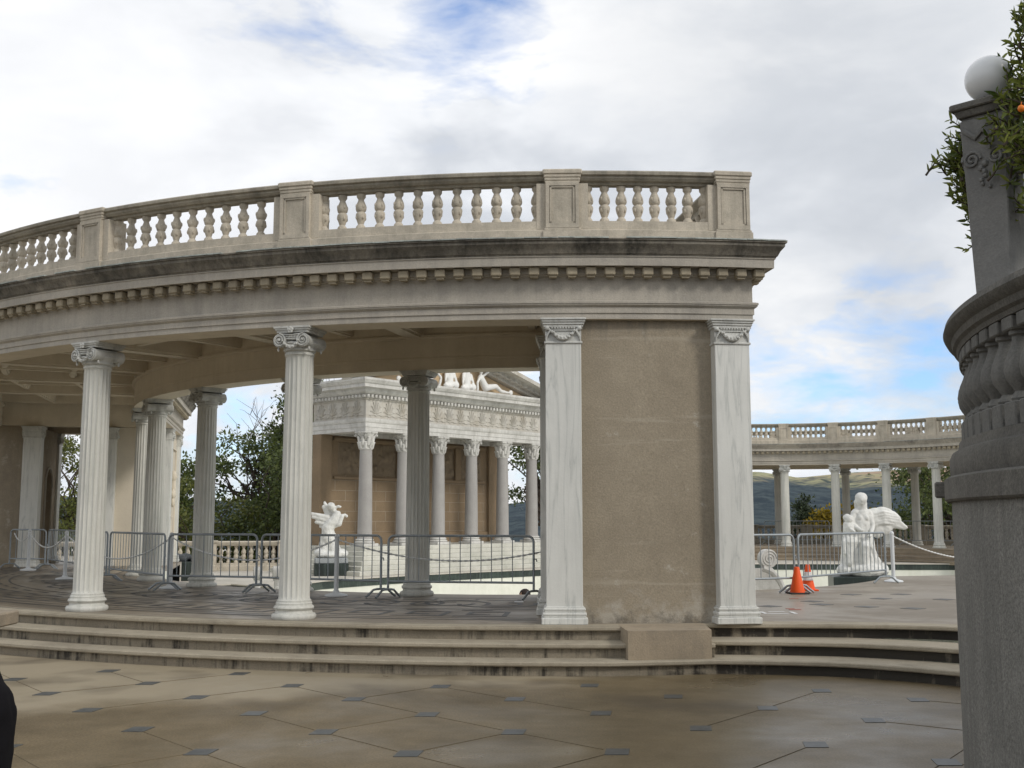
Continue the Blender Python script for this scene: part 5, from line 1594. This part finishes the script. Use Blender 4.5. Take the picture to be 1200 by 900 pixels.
leaf_mesh('leaves', np.array([tuple(p) for p in C_]), np.array([tuple(p) for p in D_]), .075, M['citrus_leaf'], ct, 'leaf', .27)
for (x_, y_, z_) in ((-1.05, -.80, 2.22), (-1.01, -.82, 2.25), (-1.12, -.78, 2.22), (-.98, -.80, 2.12), (-.97, -.84, 1.98), (-1.03, -.82, 2.18)):
    m = MB(); m.lathe([(.001, -.024), (.013, -.021), (.021, -.010), (.023, .003), (.018, .016), (.009, .022), (.003, .021)], 14); m.tube([(0, 0, .024), (.004, 0, .045)], .003, 5)
    m.build('fruit', M['fruit'], ct, 60, (x_, y_, z_))

# ------------------------------------------------------------------ land beyond
def ridge(az):
    """height of the far ridge above eye level at 3 km, by bearing"""
    pts = [(-60, 60), (-25, 50), (-16, 52), (-8, 40), (0, 45), (2, 62), (8, 100), (11, 118), (12.5, 126), (14.6, 109), (16.5, 119), (18.8, 130), (22, 136), (40, 120), (70, 90)]
    if az <= pts[0][0] or az >= pts[-1][0]: return 70
    for (a, h), (b, g) in zip(pts[:-1], pts[1:]):
        if a <= az <= b: return h + (g - h) * (az - a) / (b - a)
radii = [0, 40, 70, 78, 100, 160, 260, 420, 650, 900, 1150, 1400, 1650, 1850, 2050, 2250, 2400, 2550, 2700, 2850, 3000, 3150, 3400, 3800, 4500, 5600]
azs = frange(-180, -34, 8)[:-1] + frange(-34, 34, .4) + frange(34, 180, 8)[1:-1]
V = []; F = []
for r_ in radii:
    for a in azs:
        x, y = r_ * math.sin(R(a)), r_ * math.cos(R(a)) + 15
        rg_ = ridge(a)
        if r_ <= 70: z = -3.0
        elif r_ <= 1150: u = (r_ - 70) / 1080; z = -3 - 105 * (3 * u * u - 2 * u ** 3) ** .8
        elif r_ <= 3000: u = (r_ - 1150) / 1850; z = -108 + (108 + rg_) * u ** .85
        else: z = rg_ - (r_ - 3000) * .03
        if r_ > 100:
            k = min(1, (r_ - 100) / 1500)
            z += k * (34 * mnoise.fractal(Vector((x, y, 0)) * .0016, 1.0, 2.0, 5) + 7 * mnoise.fractal(Vector((x, y, 5)) * .012, 1.0, 2.0, 3)) * (1 if r_ < 2900 else .4)
        V.append((x, y, z))
n = len(azs)
for k in range(len(radii) - 1):
    for i in range(n):
        j = (i + 1) % n
        F.append((k * n + i, k * n + n + i, k * n + n + j, k * n + j))
m = MB(); m.add(V, F); o = m.build('hills', M['hill'], None, 180); o['kind'] = 'structure'

# air
hz = bpy.data.materials.new('haze_air'); hz.use_nodes = True
hz.node_tree.nodes.clear()
ho = hz.node_tree.nodes.new('ShaderNodeOutputMaterial'); pv = hz.node_tree.nodes.new('ShaderNodeVolumePrincipled')
pv.inputs['Color'].default_value = (.60, .78, 1.0, 1); pv.inputs['Density'].default_value = .00003; pv.inputs['Anisotropy'].default_value = .2
hz.node_tree.links.new(pv.outputs[0], ho.inputs['Volume'])
m = MB(); m.box((0, 0, 5), (12400, 12400, 420))
o = m.build('haze', hz, None, 0); o['kind'] = 'stuff'; o['label'] = 'thin bluish air between the terrace and the hills'

# remove the prototypes
def kill(o):
    for ch in list(o.children): kill(ch)
    bpy.data.objects.remove(o)
for o in HOLD: kill(o)
